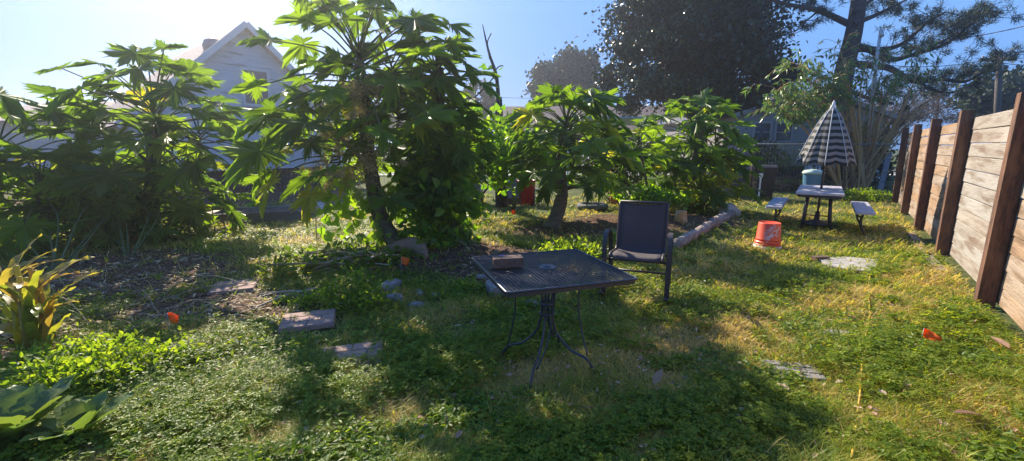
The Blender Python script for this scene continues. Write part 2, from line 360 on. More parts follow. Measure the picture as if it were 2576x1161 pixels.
CLEAR = [(777, 822, .28, .26, R(18)), (885, 898, .15, .11, R(14)), (590, 722, .2, .17, R(20)), (1990, 935, .15, .08, R(-14)), (2130, 670, .30, .16, 0), (765, 530, .55, .3, 0), (2112, 845, .12, .05, -.5)]
def grass():
    x, y = screen_pts(95000, -250, 2830, 440, 1330)
    near = y < 14; keep = in_lawn(x, y) & (rng.random(len(x)) > soil(x, y) * .93) & near
    x, y = x[keep], y[keep]; nb = 5; n = len(x) * nb
    x = np.repeat(x, nb) + rng.normal(0, .022, n) * 1.5; y = np.repeat(y, nb) + rng.normal(0, .022, n) * 1.5
    dist = np.hypot(x, y); dry = vnoise(x, y, 1.6, 1) * 1.1 + .35 * vnoise(x, y, 5.3, 6) + rng.normal(0, .24, n) - .04 + .05 * (x > .5) + .12 * ((x > .3) & (x < 2.4) & (y < 4.3))
    h = rng.uniform(.025, .085, n) * (.6 + 1.1 * vnoise(x, y, 4.5, 4)) * np.clip(dist / 4, .85, 1.6)
    wd = np.clip(dist * .0016, .0035, .016) * rng.uniform(.7, 1.4, n)
    an = rng.uniform(0, 2 * np.pi, n); tilt = rng.uniform(.25, 1.5, n)
    d = np.stack([np.cos(an) * tilt, np.sin(an) * tilt, np.ones(n)], 1)
    nn = np.stack([-np.cos(an), -np.sin(an), np.full(n, .8)], 1)
    o = scatter('grass', BLADE, np.stack([x, y, ghn(x, y) - .004], 1), d, nn * -1, h, np.clip(dry, 0, 1), M_grass, wid=wd)
    tag(o, 'short patchy green and straw coloured grass covering the yard', 'grass', kind='stuff')
def clover():
    x, y = screen_pts(48000, -250, 2830, 560, 1330)
    c = vnoise(x, y, 2.2, 7) * .85 + .25 * vnoise(x, y, 7.1, 3) + .06 * (x < .6) * (y < 4.5) - .06 * (x > 1.2); keep = in_lawn(x, y) & (rng.random(len(x)) < sm(.50, .64, c) * (.25 + .75 * (vnoise(x, y, 11, 5) > .5))) & (rng.random(len(x)) > soil(x, y)) & (y < 9)
    x, y = x[keep], y[keep]; nb = 3; n = len(x) * nb
    x = np.repeat(x, nb) + rng.normal(0, .03, n); y = np.repeat(y, nb) + rng.normal(0, .03, n)
    dist = np.hypot(x, y); s = rng.uniform(.012, .028, n) * np.clip(dist / 3.5, 1, 1.8)
    z = ghn(x, y) + rng.uniform(.02, .085, n) * (.6 + .7 * vnoise(x, y, 3, 2))
    nn = rdir(n) * .45 + np.array([0, 0, 1.]); an = rng.uniform(0, 6.28, n)
    o = scatter('clover', CLOVER, np.stack([x, y, z], 1), np.stack([np.cos(an), np.sin(an), rng.normal(0, .2, n)], 1), nn, s, rng.random(n), M_clov)
    tag(o, 'low patches of small three leaved clover growing through the grass', 'clover', kind='stuff')
def weeds():
    x, y = screen_pts(26000, 300, 2830, 560, 1330)
    c = vnoise(x, y, 1.9, 3) * .6 + .4 * vnoise(x, y, 6.2, 8) + .08 * (x > 2.2) - .12 * ((x > .3) & (x < 2.2) & (y < 4.2)); keep = in_lawn(x, y) & (rng.random(len(x)) < sm(.46, .70, c)) & (rng.random(len(x)) > soil(x, y)) & (y < 8)
    x, y = x[keep], y[keep]; nb = 4; n = len(x) * nb
    x = np.repeat(x, nb) + rng.normal(0, .03, n); y = np.repeat(y, nb) + rng.normal(0, .03, n)
    z = ghn(x, y) + rng.uniform(.015, .06, n); an = rng.uniform(0, 6.28, n)
    d = np.stack([np.cos(an), np.sin(an), rng.normal(.2, .3, n)], 1)
    o = scatter('ground_ivy', OVAL, np.stack([x, y, z], 1), d, rdir(n) * .5 + np.array([0, 0, 1.]), rng.uniform(.025, .05, n), rng.random(n), M_weed)
    tag(o, 'creeping small oval leaved weeds spread over the sunny lawn', 'weeds', kind='stuff')
def litter():
    x, y = screen_pts(34000, -250, 2700, 520, 1300); keep = in_lawn(x, y) & (rng.random(len(x)) < .09 * (vnoise(x, y, 1.6, 1) > .45) + .02 + soil(x, y) * .9) & (y < 11)
    x, y = x[keep], y[keep]; n = len(x); an = rng.uniform(0, 6.28, n)
    d = np.stack([np.cos(an), np.sin(an), rng.normal(0, .15, n)], 1); dist = np.hypot(x, y)
    o = scatter('mulch_litter', NARROW, np.stack([x, y, ghn(x, y) + rng.uniform(.004, .03, n)], 1), d, rdir(n) * .35 + np.array([0, 0, 1.]),
                rng.uniform(.03, .11, n) * np.clip(dist / 4, .8, 1.4), rng.random(n) ** 1.4, M_straw, wid=rng.uniform(.05, .16, n))
    tag(o, 'dry brown leaf and straw litter lying on the mulched beds', 'litter', kind='stuff')
def tufts():
    x, y = screen_pts(5200, -250, 2830, 600, 1330); c = vnoise(x, y, 3.1, 9)
    keep = in_lawn(x, y, 1.1) & (rng.random(len(x)) < sm(.4, .75, c)) & (rng.random(len(x)) > soil(x, y) * .8) & (y < 7.5); x, y = x[keep], y[keep]; nb = 12; n = len(x) * nb
    q = np.repeat(rng.random(len(x)), nb); x = np.repeat(x, nb) + rng.normal(0, .012, n); y = np.repeat(y, nb) + rng.normal(0, .012, n); an = rng.uniform(0, 6.28, n); tilt = rng.uniform(.2, 1.1, n)
    d = np.stack([np.cos(an) * tilt, np.sin(an) * tilt, np.ones(n)], 1); nn = np.stack([-np.cos(an), -np.sin(an), np.full(n, .8)], 1)
    o = scatter('grass_tufts', BLADE, np.stack([x, y, ghn(x, y) - .004], 1), d, -nn, rng.uniform(.06, .15, n), np.clip(q * .75 + rng.normal(0, .1, n), 0, 1), M_grass, wid=rng.uniform(.0035, .008, n) * np.clip(np.hypot(x, y) / 3, 1, 2))
    tag(o, 'longer arching tufts of grass dotted across the lawn', 'grass', kind='stuff')
grass(); clover(); weeds(); litter(); tufts()

# ------------------------------------------------------------------ board fence on the right
M_board = mat('fence_board', (.4, .3, .2), .75, rnd=[(.29, .165, .08), (.31, .205, .125), (.29, .25, .21), (.32, .295, .265), (.26, .175, .10)],
              noise=[((.13, .075, .04), 1.3, .48, .64, .75), ((.46, .41, .36), .55, .5, .75, .5), ((.10, .06, .04), .35, .6, .75, .6)], bump=.5, stretch=(1.2, 8, 9), ns=6)
M_post = mat('stained_post', (.145, .062, .034), .75, noise=[((.045, .025, .018), 9, .4, .65, .85), ((.24, .12, .06), 2, .5, .7, .8)], bump=.4, stretch=(5, 5, 1))
FD = Vector((.5883, .8086, 0)); FN = Vector((-.8086, .5883, 0)); FA = math.atan2(FD.y, FD.x)
P5 = Vector((4.5, 4.07, 0)); STEP = 2.44
fence = empty('board_fence', P5, FA, 'tall wooden fence of weathered horizontal boards with dark red brown posts along the right side', 'fence')
for k in range(-2, 4):
    mb = MB(); h0 = random.uniform(-.01, .02)
    tone = {-2: .25, -1: .28, 0: .62, 1: .27, 2: .22, 3: .3}[k]
    for b in range(11):
        L_ = STEP - .012; gap = random.uniform(.004, .011)
        r = min(1, max(0, tone + random.uniform(-.14, .14)))
        mb.box((k * STEP + STEP / 2, -.085 + random.uniform(-.002, .002), .035 + h0 + b * .165 + .08), (L_, .036, .165 - gap),
               Matrix.Rotation(random.uniform(-.004, .004), 3, 'Y') @ Matrix.Rotation(R(2.2), 3, 'X'), 0, r, bev=.008)
    mb.build('board_panel', M_board, fence)
for k in range(-1, 5):
    mb = MB(); mb.box((k * STEP, .0, .93), (.135, .13, 2.06), Matrix.Rotation(random.uniform(-.012, .012), 3, 'X'), bev=.006); mb.build('post', M_post, fence)
mb = MB()
for k in range(3): mb.box(((k - .3) * .9 + .9, .16, .03), (1.1, .1, .03), rotz(random.uniform(-.1, .1)))
o = mb.build('scrap_board', M_board); o.location = P5 + FD * 1.2; o.rotation_euler = (0, 0, FA); tag(o, 'old loose boards lying along the foot of the wooden fence', 'board')

# ------------------------------------------------------------------ back wire fence, rusty rail, plank screen
M_rust = mat('rusty_steel', (.14, .06, .04), .8, noise=[((.25, .2, .18), 8, .5, .7, .6)])
def wire_fence(A, B, h, label, step, rail, name='wire_fence'):
    A, B = Vector(A), Vector(B); D = B - A; Ln = D.length; D.normalize(); rt = empty(name, A, math.atan2(D.y, D.x), label, 'fence')
    mb = MB()
    k = 0
    while k * step < Ln: mb.tube([(k * step, 0, .02), (k * step, 0, h - .03)], .0022, 3, cap=False); k += 1
    for j in range(int(h / .15)): mb.tube([(0, 0, .08 + j * .15), (Ln, 0, .08 + j * .15)], .0022, 3, cap=False)
    mb.build('wire_mesh', M_wire, rt)
    mb = MB(); mb.tube([(0, 0, h), (Ln, 0, h)], .022, 8); mb.build('top_rail', rail, rt)
    n = int(Ln / 2.4)
    for i in range(n + 1):
        mb = MB(); mb.tube([(i * Ln / n, .03, -.1), (i * Ln / n, .03, h + .03)], .028, 8); mb.build('post', rail, rt)
wire_fence((-7.5, 12.4, 0), (-.3, 12.6, 0), 1.46, 'rusty railed wire fence in front of the white gabled house', .11, M_rust)
wire_fence((.1, 12.6, 0), (5.9, 13.6, 0), 1.3, 'thin wire mesh fence behind the middle papaya with the street beyond', .11, M_wire)
wire_fence((7.35, 13.9, 0), (13, 14.6, 0), 1.55, 'wire fence with a straight grey top rail behind the picnic table', .11, M_wire)
M_gplank = mat('grey_plank', (.17, .16, .19), .8, rnd=[(.12, .11, .14), (.2, .19, .22), (.27, .25, .27)], noise=[((.1, .09, .1), 2, .45, .7, .6)], bump=.3, stretch=(1, 8, 8), ns=5)
o = empty('plank_screen', (5.95, 13.75, 0), R(5), 'grey purple screen of stacked horizontal planks between papaya and wire fence', 'screen')
mb = MB()
for k in range(9): mb.box((.66, 0, .12 + k * .165), (1.36, .03, .155), bev=.004)
mb.build('planks', M_gplank, o)
for x in (0, 1.4): mb = MB(); mb.tube([(x, -.04, -.1), (x, -.04, 1.62)], .035, 10); mb.build('post', M_rust, o)

# ------------------------------------------------------------------ houses
M_siding = bpy.data.materials.new('white_siding'); M_siding.use_nodes = True
N = M_siding.node_tree.nodes; L = M_siding.node_tree.links; P_ = N['Principled BSDF']; P_.inputs['Roughness'].default_value = .7
tc = N.new('ShaderNodeTexCoord')
t1 = N.new('ShaderNodeTexNoise'); t1.inputs['Scale'].default_value = 1.0; t1.inputs['Detail'].default_value = 8
vm = N.new('ShaderNodeVectorMath'); vm.operation = 'MULTIPLY'; vm.inputs[1].default_value = (1.2, 1.2, 9); L.new(tc.outputs['Object'], vm.inputs[0]); L.new(vm.outputs[0], t1.inputs[0])
c = ramp(t1.outputs[0], [(.35, (.50, .50, .54)), (.60, (.46, .46, .50)), (.67, (.26, .23, .21))]); L.new(c, P_.inputs['Base Color'])
wv = N.new('ShaderNodeTexWave'); wv.wave_type = 'BANDS'; wv.bands_direction = 'Z'; wv.wave_profile = 'SAW'; wv.inputs['Scale'].default_value = 1.0 / .14 / 2 * .8
L.new(tc.outputs['Object'], wv.inputs[0]); bp = N.new('ShaderNodeBump'); bp.inputs['Strength'].default_value = 1; bp.inputs['Distance'].default_value = .03; bp.invert = True
L.new(wv.outputs[1], bp.inputs['Height']); L.new(bp.outputs[0], P_.inputs['Normal'])
def shingle_mat(name, c1, c2):
    m = bpy.data.materials.new(name); m.use_nodes = True; N = m.node_tree.nodes; L = m.node_tree.links; p = N['Principled BSDF']; p.inputs['Roughness'].default_value = .9
    tc = N.new('ShaderNodeTexCoord'); b = N.new('ShaderNodeTexBrick'); b.inputs['Scale'].default_value = 4; b.inputs['Mortar Size'].default_value = .012
    b.inputs['Color1'].default_value = (*c1, 1); b.inputs['Color2'].default_value = (*c2, 1); b.inputs['Mortar'].default_value = (*[q * .45 for q in c1], 1)
    L.new(tc.outputs['UV'], b.inputs[0])
    L.new(b.outputs[0], p.inputs['Base Color']); return m
M_shing = shingle_mat('shingles', (.34, .24, .21), (.42, .32, .28)); M_shing2 = shingle_mat('brown_shingles', (.17, .12, .10), (.22, .16, .13))
def roof_slab(a, b, c_, d, th, m, parent, name='roof'):     # quad a b (eave) c d (ridge), given thickness, with shingle uvs in metres
    a, b, c_, d = map(Vector, (a, b, c_, d)); n = (b - a).cross(d - a).normalized() * th
    mb = MB(); mb.add([a, b, c_, d, a - n, b - n, c_ - n, d - n], [(0, 1, 2, 3), (7, 6, 5, 4), (0, 4, 5, 1), (1, 5, 6, 2), (2, 6, 7, 3), (3, 7, 4, 0)])
    o = mb.build(name, m, parent); uv = o.data.uv_layers.new(name='UVMap'); ux = (b - a).normalized(); uy = n.normalized().cross(ux)
    for l in o.data.loops:
        p = o.data.vertices[l.vertex_index].co - a; uv.data[l.index].uv = (p.dot(ux), p.dot(uy))
    return o
def house(name, loc, rz, W, Ln, z0, ze, zr, label, wallm, roofm, wins, skirt=True, over=.3, trim=None, hip=False):
    """gable end centred on loc, local x along the gable wall, local y back along the ridge"""
    rt = empty(name, loc, rz, label, 'house'); h = W / 2; trim = trim or M_white
    mb = MB()
    mb.add([(-h, 0, z0), (h, 0, z0), (h, 0, ze), (0, 0, zr), (-h, 0, ze), (-h, Ln, z0), (h, Ln, z0), (h, Ln, ze), (0, Ln, zr), (-h, Ln, ze)],
           [(0, 1, 2, 3, 4), (9, 8, 7, 6, 5), (1, 6, 7, 2), (5, 0, 4, 9), (5, 6, 1, 0)])
    mb.build('wall', wallm, rt)
    sl = (zr - ze) / h; e = h + over; zo = ze - sl * over
    r1 = roof_slab((-e, Ln + over, zo + .03), (-e, -over, zo + .03), (0, -over, zr + .03), (0, Ln + over, zr + .03), .09, roofm, rt)
    r2 = roof_slab((e, -over, zo + .03), (e, Ln + over, zo + .03), (0, Ln + over, zr + .03), (0, -over, zr + .03), .09, roofm, rt)
    for s in (-1, 1):
        mb = MB(); a = Vector((s * e, -over - .02, zo + .015)); b = Vector((0, -over - .02, zr + .015))
        mb.bar([a, b], .03, .17, up=(0, 1, 0)); mb.build('rake_board', trim, rt)
    if skirt:
        mb = MB()
        mb.box((0, .25, z0 / 2), (W - .2, .05, z0 - .01)); mb.box((-h + .12, Ln / 2, z0 / 2), (.05, Ln - .6, z0 - .01)); mb.box((h - .12, Ln / 2, z0 / 2), (.05, Ln - .6, z0 - .01))
        mb.build('crawlspace_skirt', mat('dark_skirt', (.035, .03, .035), .9), rt)
    for (x, z, w_, hh) in wins:
        f = MB(); t = .09
        f.box((x - w_ / 2 - t / 2, -.03, z), (t, .06, hh + 2 * t)); f.box((x + w_ / 2 + t / 2, -.03, z), (t, .06, hh + 2 * t))
        f.box((x, -.032, z + hh / 2 + t / 2), (w_, .06, t)); f.box((x, -.034, z - hh / 2 - t / 2), (w_, .08, t))
        fo = f.build('window', trim, rt)
        p = MB(); p.box((x, -.012, z), (w_ - .002, .02, hh - .002)); p.build('pane', mat('window_glass', (.06, .06, .075), .25, noise=[((.14, .13, .15), 2, .4, .7, .5)]), fo)
        p = MB(); p.box((x, -.03, z), (w_ - .004, .025, .035)); p.build('sash_bar', trim, fo)
    return rt
wh = house('gabled_house', (-8.65, 15.4, 0), R(49), 6.5, 7.5, .72, 2.3, 5.3, 'white clapboard house with steep pinkish shingle roof and attic window', M_siding, M_shing, [(.2, 3.4, .72, 1.05)], trim=mat('faded_trim', (.55, .54, .56), .7))
rv = MB(); rv.lathe([(.14, 0), (.13, .35), (.17, .38), (.30, .5), (.33, .68), (.27, .84), (.08, .93)], 14, c=(-.5, 1.3, 4.1)); rv.build('roof_vent', mat('vent_metal', (.28, .2, .2), .6, metal=.3), wh)
house('low_house', (-15.6, 14.0, 0), R(-41), 6, 16, .5, 2.75, 3.7, 'low grey house with long shallow pinkish roof at far left', mat('grey_siding', (.36, .36, .4), .8, noise=[((.28, .28, .3), 3, .4, .7, .6)]), M_shing, [], over=.5).location = (-9.5, 21.5, 0)
bpy.data.objects['low_house'].rotation_euler = (0, 0, R(78))
M_tan = mat('tan_wall', (.42, .33, .26), .85, noise=[((.3, .23, .18), 2, .4, .7, .6)])
bh = house('brown_roofed_house', (15.5, 34, 0), R(86), 9, 16, .1, 2.5, 4.4, 'low tan house with brown shingle roof across the street', M_tan, M_shing2, [(-2.4, 1.5, 1.2, 1.1), (1.6, 1.5, 1.4, 1.1)])
for (x, z) in ((-10, 1.45), (-6.5, 1.45), (-3.6, 1.45)):       # windows in the long street side
    f = MB(); f.box((-4.53, -x, z), (.06, 1.3, 1.2)); fo = f.build('window', M_white, bh); f = MB(); f.box((-4.57, -x, z), (.04, 1.1, 1.0)); f.build('pane', MATS['window_glass'], fo)
M_lt = mat('pale_siding', (.30, .285, .28), .8, noise=[((.24, .22, .22), 3, .4, .7, .5)])
rhs = house('pale_house', (13.3, 20.6, 0), R(4), 7.0, 9, .6, 2.85, 3.9, 'pale cream house with two dark windows and grey roof behind the wire fence', M_lt, shingle_mat('grey_shingles', (.11, .11, .13), (.15, .15, .17)), [(-2.2, 2.1, .7, .75), (-1.2, 2.1, .7, .75), (1.6, 1.8, .9, 1.2)], trim=mat('grey_trim', (.34, .33, .33), .7))
st = MB()
for k in range(4): st.box((.35, -1.4 + k * .28, .09 + k * .15), (1.3, .28, .18 + k * .3 if False else .18), r=.5)
st.build('steps', M_white, rhs)
for s in (-.35, 1.05):
    st = MB()
    st.tube([(s, -1.5, .95), (s, -.35, 1.6), (s, -.05, 1.6)], .022, 6)
    for k in range(7): st.tube([(s, -1.5 + k * .2, .1 + k * .1), (s, -1.5 + k * .2, .95 + k * .1)], .012, 5)
    st.build('stair_railing', M_white, rhs)
st = MB(); st.box((1.9, -1.0, .25), (1.4, .7, .5), bev=.02); st.build('stoop_block', mat('white_block', (.6, .6, .6), .8), rhs)
# blue awning
aw = empty('awning', (3.6, 17.5, 0), R(6), 'pale blue edged flat awning on thin posts behind the papayas', 'awning')
mb = MB(); mb.box((0, 0, 2.42), (3.6, 2.2, .05), Matrix.Rotation(R(-4), 3, 'X')); mb.build('canopy', mat('awning_sheet', (.16, .3, .34), .5), aw)
for x in (-1.7, 1.7):
    for y in (-1, 1): mb = MB(); mb.tube([(x, y, 0), (x, y, 2.4)], .03, 8); mb.build('post', mat('blue_pole', (.25, .5, .55), .5), aw)

# ------------------------------------------------------------------ papaya trees
def papaya(name, path, rads, hubs, label, group='papaya trees', fruit=0, extra=None, trunks=None):
    """hubs: (point, number of leaves, stalk length, leaf size, droop, lean)"""
    base = Vector(path[0]); rt = empty(name, base, 0, label, 'tree', group)
    for (pp, rr) in [(path, rads)] + (trunks or []):
        c = bez(pp, 9); n = len(c); mb = MB(); rr2 = []
        for i in range(n): t = i / (n - 1); rr2.append(lerp(rr[0], rr[1], t) * (1 + .05 * math.sin(i * 2.6)) * (1 + .5 * max(0, .08 - t) / .08))
        mb.tube(c, rr2, 12); mb.build('trunk', M_ptrunk, rt, True)
    st = MB(); parts = []
    for (hp, n, sl, ls, droop, lean) in hubs:
        hp = Vector(hp)
        for k in range(n):
            t = k / max(1, n - 1); az = k * 2.39996 + random.uniform(-.3, .3)
            el = R(lerp(72, -22, t ** .8)) + random.uniform(-.15, .15); ln = sl * random.uniform(.72, 1.12) * lerp(.62, 1.0, min(1, t * 2.2))
            d = Vector((math.cos(az) * math.cos(el), math.sin(az) * math.cos(el), math.sin(el))) + Vector(lean) * .5; d.normalize()
            s0 = hp - Vector((0, 0, t * sl * .45)); mid = s0 + d * ln * .55; e = s0 + d * ln - Vector((0, 0, .16 * ln * t + .04))
            st.tube(bez([s0, mid, e], 4), [.013, .012, .011, .011, .010, .009, .008, .008, .007], 5)
            hd = Vector((d.x, d.y, 0)); hd = hd.normalized() if hd.length > .05 else Vector((math.cos(az), math.sin(az), 0))
            dr = (random.uniform(-.5, .7) + .5 * t) * droop; tip = (hd - Vector((0, 0, dr)) + Vector((random.uniform(-.3, .3), random.uniform(-.3, .3), 0))).normalized()
            nn = (hd * dr + Vector((random.uniform(-.55, .55), random.uniform(-.55, .55), 1)))
            r_ = random.random() * .62 if random.random() > .04 * (1 + t) else random.uniform(.7, .9)
            parts.append(scat_arrays(PAP[k % 10], [e], [tip], [nn], [ls * random.uniform(.68, 1.2)], [r_]))
    V, Fc, rr = join(parts); np_mesh('crown', V, Fc, M_pap, rr, rt)
    st.build('leaf_stalks', M_stalk, rt, True)
    for k in range(fruit):
        h = Vector(hubs[0][0]); a = k * 2.4; fz = h.z - .28 - .07 * k * .8
        mb = MB(); mb.lathe([(.005, .13), (.03, .11), (.055, .05), (.062, -.02), (.045, -.09), (.006, -.13)], 10); f = mb.build('fruit', mat('green_fruit', (.06, .11, .03), .35), rt)
        f.location = (h.x - base.x + math.cos(a) * .13, h.y - base.y + math.sin(a) * .13, fz - base.z)
    return rt
def onG(v): return Vector((v.x, v.y, gh(v.x, v.y) - .05))
def A(x, y, Y): return at(x, y, Y)
# the big one in the middle, two trunks
b1 = onG(g(1015, 628)); b2 = onG(g(1125, 612))
papaya('papaya_tree', [b1, A(962, 560, 6.3), A(940, 470, 6.2), A(925, 370, 6.15), A(915, 250, 6.15), A(903, 150, 6.1)], (.13, .06),
       [(A(903, 120, 6.1), 50, 1.25, .39, .9, (0, 0, 0)), (A(1095, 165, 6.5), 30, .66, .37, 1.0, (.1, 0, .1)), (A(850, 330, 6.1), 24, .95, .44, 1.2, (-1.3, -.1, 0)), (A(985, 160, 6.3), 16, .8, .44, 1.0, (0, 0, 0)),
        (A(1000, 260, 6.6), 26, .7, .42, 1.1, (.3, .2, 0)), (A(1085, 430, 6.6), 26, .6, .38, 1.3, (.3, 0, -.2)), (A(1120, 320, 6.7), 26, .6, .38, 1.2, (.3, 0, 0))],
       'tallest papaya tree with thick curved trunk and vines standing in the middle of the yard',
       trunks=[([b2, A(1112, 520, 6.6), A(1105, 400, 6.6), A(1108, 280, 6.55), A(1108, 170, 6.5)], (.09, .045)), ([A(930, 420, 6.2), A(890, 380, 6.15), A(850, 340, 6.1)], (.04, .03)), ([A(925, 370, 6.2), A(960, 280, 6.4), A(990, 210, 6.6)], (.05, .04))])
b3 = onG(g(338, 612))
papaya('papaya_tree', [b3, A(372, 560, 7.3), A(385, 450, 7.3), A(388, 330, 7.3)], (.14, .09),
       [(A(385, 265, 7.3), 42, 1.38, .50, .9, (0, 0, 0)), (A(380, 400, 7.3), 34, 1.15, .5, 1.3, (0, 0, -.2)), (A(500, 330, 7.4), 14, .7, .42, 1.0, (.5, 0, 0)), (A(230, 300, 7.2), 16, .8, .44, 1.0, (-.4, 0, 0)), (A(345, 500, 7.1), 26, .9, .46, 1.4, (0, 0, -.2))],
       'broad spreading papaya tree standing before the gabled house on the left')
b4 = onG(g(-60, 662))
papaya('papaya_tree', [b4, A(-40, 600, 6.0), A(-20, 450, 6.0), A(-10, 380, 6.0)], (.11, .07),
       [(A(-10, 345, 6.0), 18, .9, .46, 1.0, (0, 0, 0)), (A(100, 460, 6.2), 26, .85, .42, 1.2, (0, 0, 0)), (A(200, 540, 6.3), 20, .6, .36, 1.2, (0, 0, 0))],
       'papaya tree with drooping leaves cut by the left edge of the photo',
       trunks=[([onG(g(110, 655)), A(110, 600, 6.2), A(100, 490, 6.2)], (.06, .04)), ([onG(g(230, 650)), A(215, 620, 6.3), A(200, 560, 6.3)], (.05, .035))])
b5 = onG(g(1388, 572))
papaya('papaya_tree', [b5, A(1412, 500, 8.25), A(1410, 430, 8.25), A(1420, 345, 8.2)], (.14, .08),
       [(A(1425, 300, 8.2), 46, .95, .46, .75, (0, 0, 0)), (A(1490, 370, 8.3), 20, .7, .38, 1.2, (.8, 0, -.2)), (A(1400, 400, 8.2), 8, .45, .36, 1.3, (0, 0, -.3))],
       'bright crowned papaya tree with thick leaning trunk right of the centre', fruit=9,
       trunks=[([A(1412, 480, 8.25), A(1450, 470, 8.3), A(1500, 480, 8.4)], (.04, .03))])
b6 = onG(g(1732, 512))
papaya('papaya_tree', [b6, A(1738, 450, 10.3), A(1750, 390, 10.3), A(1745, 335, 10.3)], (.1, .06),
       [(A(1745, 315, 10.3), 30, .95, .48, .8, (.1, 0, 0)), (A(1800, 355, 10.4), 20, .75, .40, .9, (1, 0, -.1)), (A(1720, 390, 10.2), 16, .75, .42, 1.1, (0, 0, -.2)), (A(1790, 420, 10.2), 16, .7, .4, 1.1, (.9, 0, -.2))],
       'papaya tree spreading beside the grey plank screen, behind the rocking chair')
b7 = onG(g(1640, 520))
papaya('papaya_tree', [b7, A(1628, 470, 9.4), A(1615, 400, 9.4), A(1608, 370, 9.4)], (.03, .025),
       [(A(1605, 350, 9.4), 12, .5, .36, 1.0, (0, 0, 0)), (A(1560, 395, 9.4), 8, .4, .32, 1.2, (-.3, 0, 0))],
       'slim young papaya with one thin stem between the two larger papayas')
b8 = onG(g(1703, 505))
papaya('papaya_tree', [b8, A(1700, 470, 10.0), A(1692, 430, 10.0)], (.03, .022), [(A(1690, 415, 10.0), 9, .42, .32, 1.0, (0, 0, 0))],
       'smallest papaya sapling close to the larger papaya behind the chair')

# ------------------------------------------------------------------ vines and shrubs
def leafmass(name, centre, rad, n, size, m, tmpl, label, cat, stems=6, group=None, base=None, up=.3, shell=.5, droop=0, rs=None, stemm=None, pieces='leaves'):
    """a shrub: stems from the base, leaves filling an uneven ellipsoid in clumps"""
    centre = Vector(centre); base = Vector(base) if base is not None else Vector((centre.x, centre.y, gh(centre.x, centre.y)))
    rt = empty(name, base, 0, label, cat, group)
    nc = max(5, n // 55); cc = rdir(nc) * (rng.random((nc, 1)) ** .45) * np.array(rad) * .85 + np.array(centre)
    which = rng.integers(0, nc, n); pos = cc[which] + rng.normal(size=(n, 3)) * np.array(rad) * .2
    pos[:, 2] = np.maximum(pos[:, 2], ghn(pos[:, 0], pos[:, 1]) + .02)
    d = nrm(pos - np.array(base)) * .6 + rdir(n) * .8; d[:, 2] -= droop
    o = scatter(pieces, tmpl, pos, d, rdir(n) * .8 + np.array([0, 0, up]), rng.uniform(.7, 1.25, n) * size, rng.random(n), m, rt)
    mb = MB()
    for k in range(min(nc, stems)):
        e = Vector(cc[k]); mid = base.lerp(e, .5) + Vector((random.uniform(-.1, .1), random.uniform(-.1, .1), .1)) * rad[0]
        mb.tube(bez([base + Vector((random.uniform(-.05, .05), random.uniform(-.05, .05), -.02)), mid, e], 4), [.012 * (1 - i / 12) for i in range(9)], 5)
    mb.build('stems', stemm or M_stalk, rt, True)
    return rt
leafmass('climbing_vine', A(1085, 470, 6.4), (.68, .45, .62), 900, .12, M_vine, HEART, 'climbing vine with heart shaped leaves smothering the tallest papaya', 'vine', 10, base=onG(g(1160, 612)))
leafmass('climbing_vine', A(1120, 560, 6.3), (.72, .45, .36), 1100, .09, M_vine, HEART, 'dense dark vine mound around the foot of the tallest papaya', 'vine', 8, base=onG(g(1190, 618)))
leafmass('mulberry_shrub', A(1300, 385, 9.6), (.85, .5, .75), 1500, .12, M_vine, HEART, 'leafy shrub with bright heart shaped leaves around the dead tree', 'shrub', 9, base=onG(g(1290, 530)))
leafmass('mulberry_shrub', A(1190, 390, 8.6), (.55, .4, .8), 900, .12, M_vine, HEART, 'leafy sapling between the tallest papaya and the dead tree', 'shrub', 7, base=onG(g(1200, 545)))
leafmass('evergreen_shrub', A(1530, 440, 11.3), (1.0, .4, .55), 1300, .12, M_dsh, OVAL, 'dark shrub filling the gap behind the middle papaya', 'shrub', 7, base=onG(g(1530, 512)))
leafmass('evergreen_shrub', A(1620, 410, 11.6), (.8, .4, .75), 1300, .12, M_dsh, OVAL, 'dark shrub behind the slim young papaya', 'shrub', 7, base=onG(g(1615, 508)))
leafmass('evergreen_shrub', A(1900, 400, 16.5), (1.2, .5, .9), 1500, .14, M_dsh, OVAL, 'dark shrub in front of the pale house beyond the wire fence', 'shrub', 7, base=Vector((8.9, 16.5, 0)))
leafmass('evergreen_shrub', A(2160, 420, 16.5), (1.6, .5, 1.1), 2200, .15, M_dsh, OVAL, 'dark shrubbery behind the orange stemmed shrub', 'shrub', 8, base=Vector((12.7, 16.5, 0)))
leafmass('evergreen_shrub', A(1450, 330, 20), (1.6, .6, .6), 1500, .16, M_dsh, OVAL, 'rounded dark shrub by the street behind the middle papaya crown', 'shrub', 7, base=Vector((2.9, 20, 0)))
# seed-headed vine: stalks with tan tufts
sv = empty('flowering_vine', b1, 0, 'flowering vine with tan seed heads hanging on the tallest papaya trunk', 'vine')
mb = MB(); tufts = []
for k in range(60):
    p0 = A(random.uniform(800, 980), random.uniform(200, 480), random.uniform(5.75, 6.1)); v = Vector((random.uniform(-.35, .35), random.uniform(-.2, .1), random.uniform(-.3, .1)))
    c = bez([p0 - v, p0 + Vector((0, 0, .05)), p0 + v], 3); mb.tube(c, .004, 4)
    for q in range(5): tufts.append(p0 + v * random.uniform(0, 1.1))
mb.build('stems', M_straw, sv, True)
tp = np.repeat(np.array(tufts), 16, 0) + rng.normal(0, .035, (len(tufts) * 16, 3)); n = len(tp)
scatter('seed_heads', NARROW, tp, rdir(n), rdir(n), rng.uniform(.02, .045, n), rng.random(n) * .6 + .4, mat('seed_head', (.4, .3, .12), .7, rnd=[(.22, .2, .07), (.42, .32, .13), (.5, .42, .22)], trans=(.3, (1.2, 1.2, .8))), sv, wid=rng.uniform(.08, .16, n))
sm1 = g(845, 610)
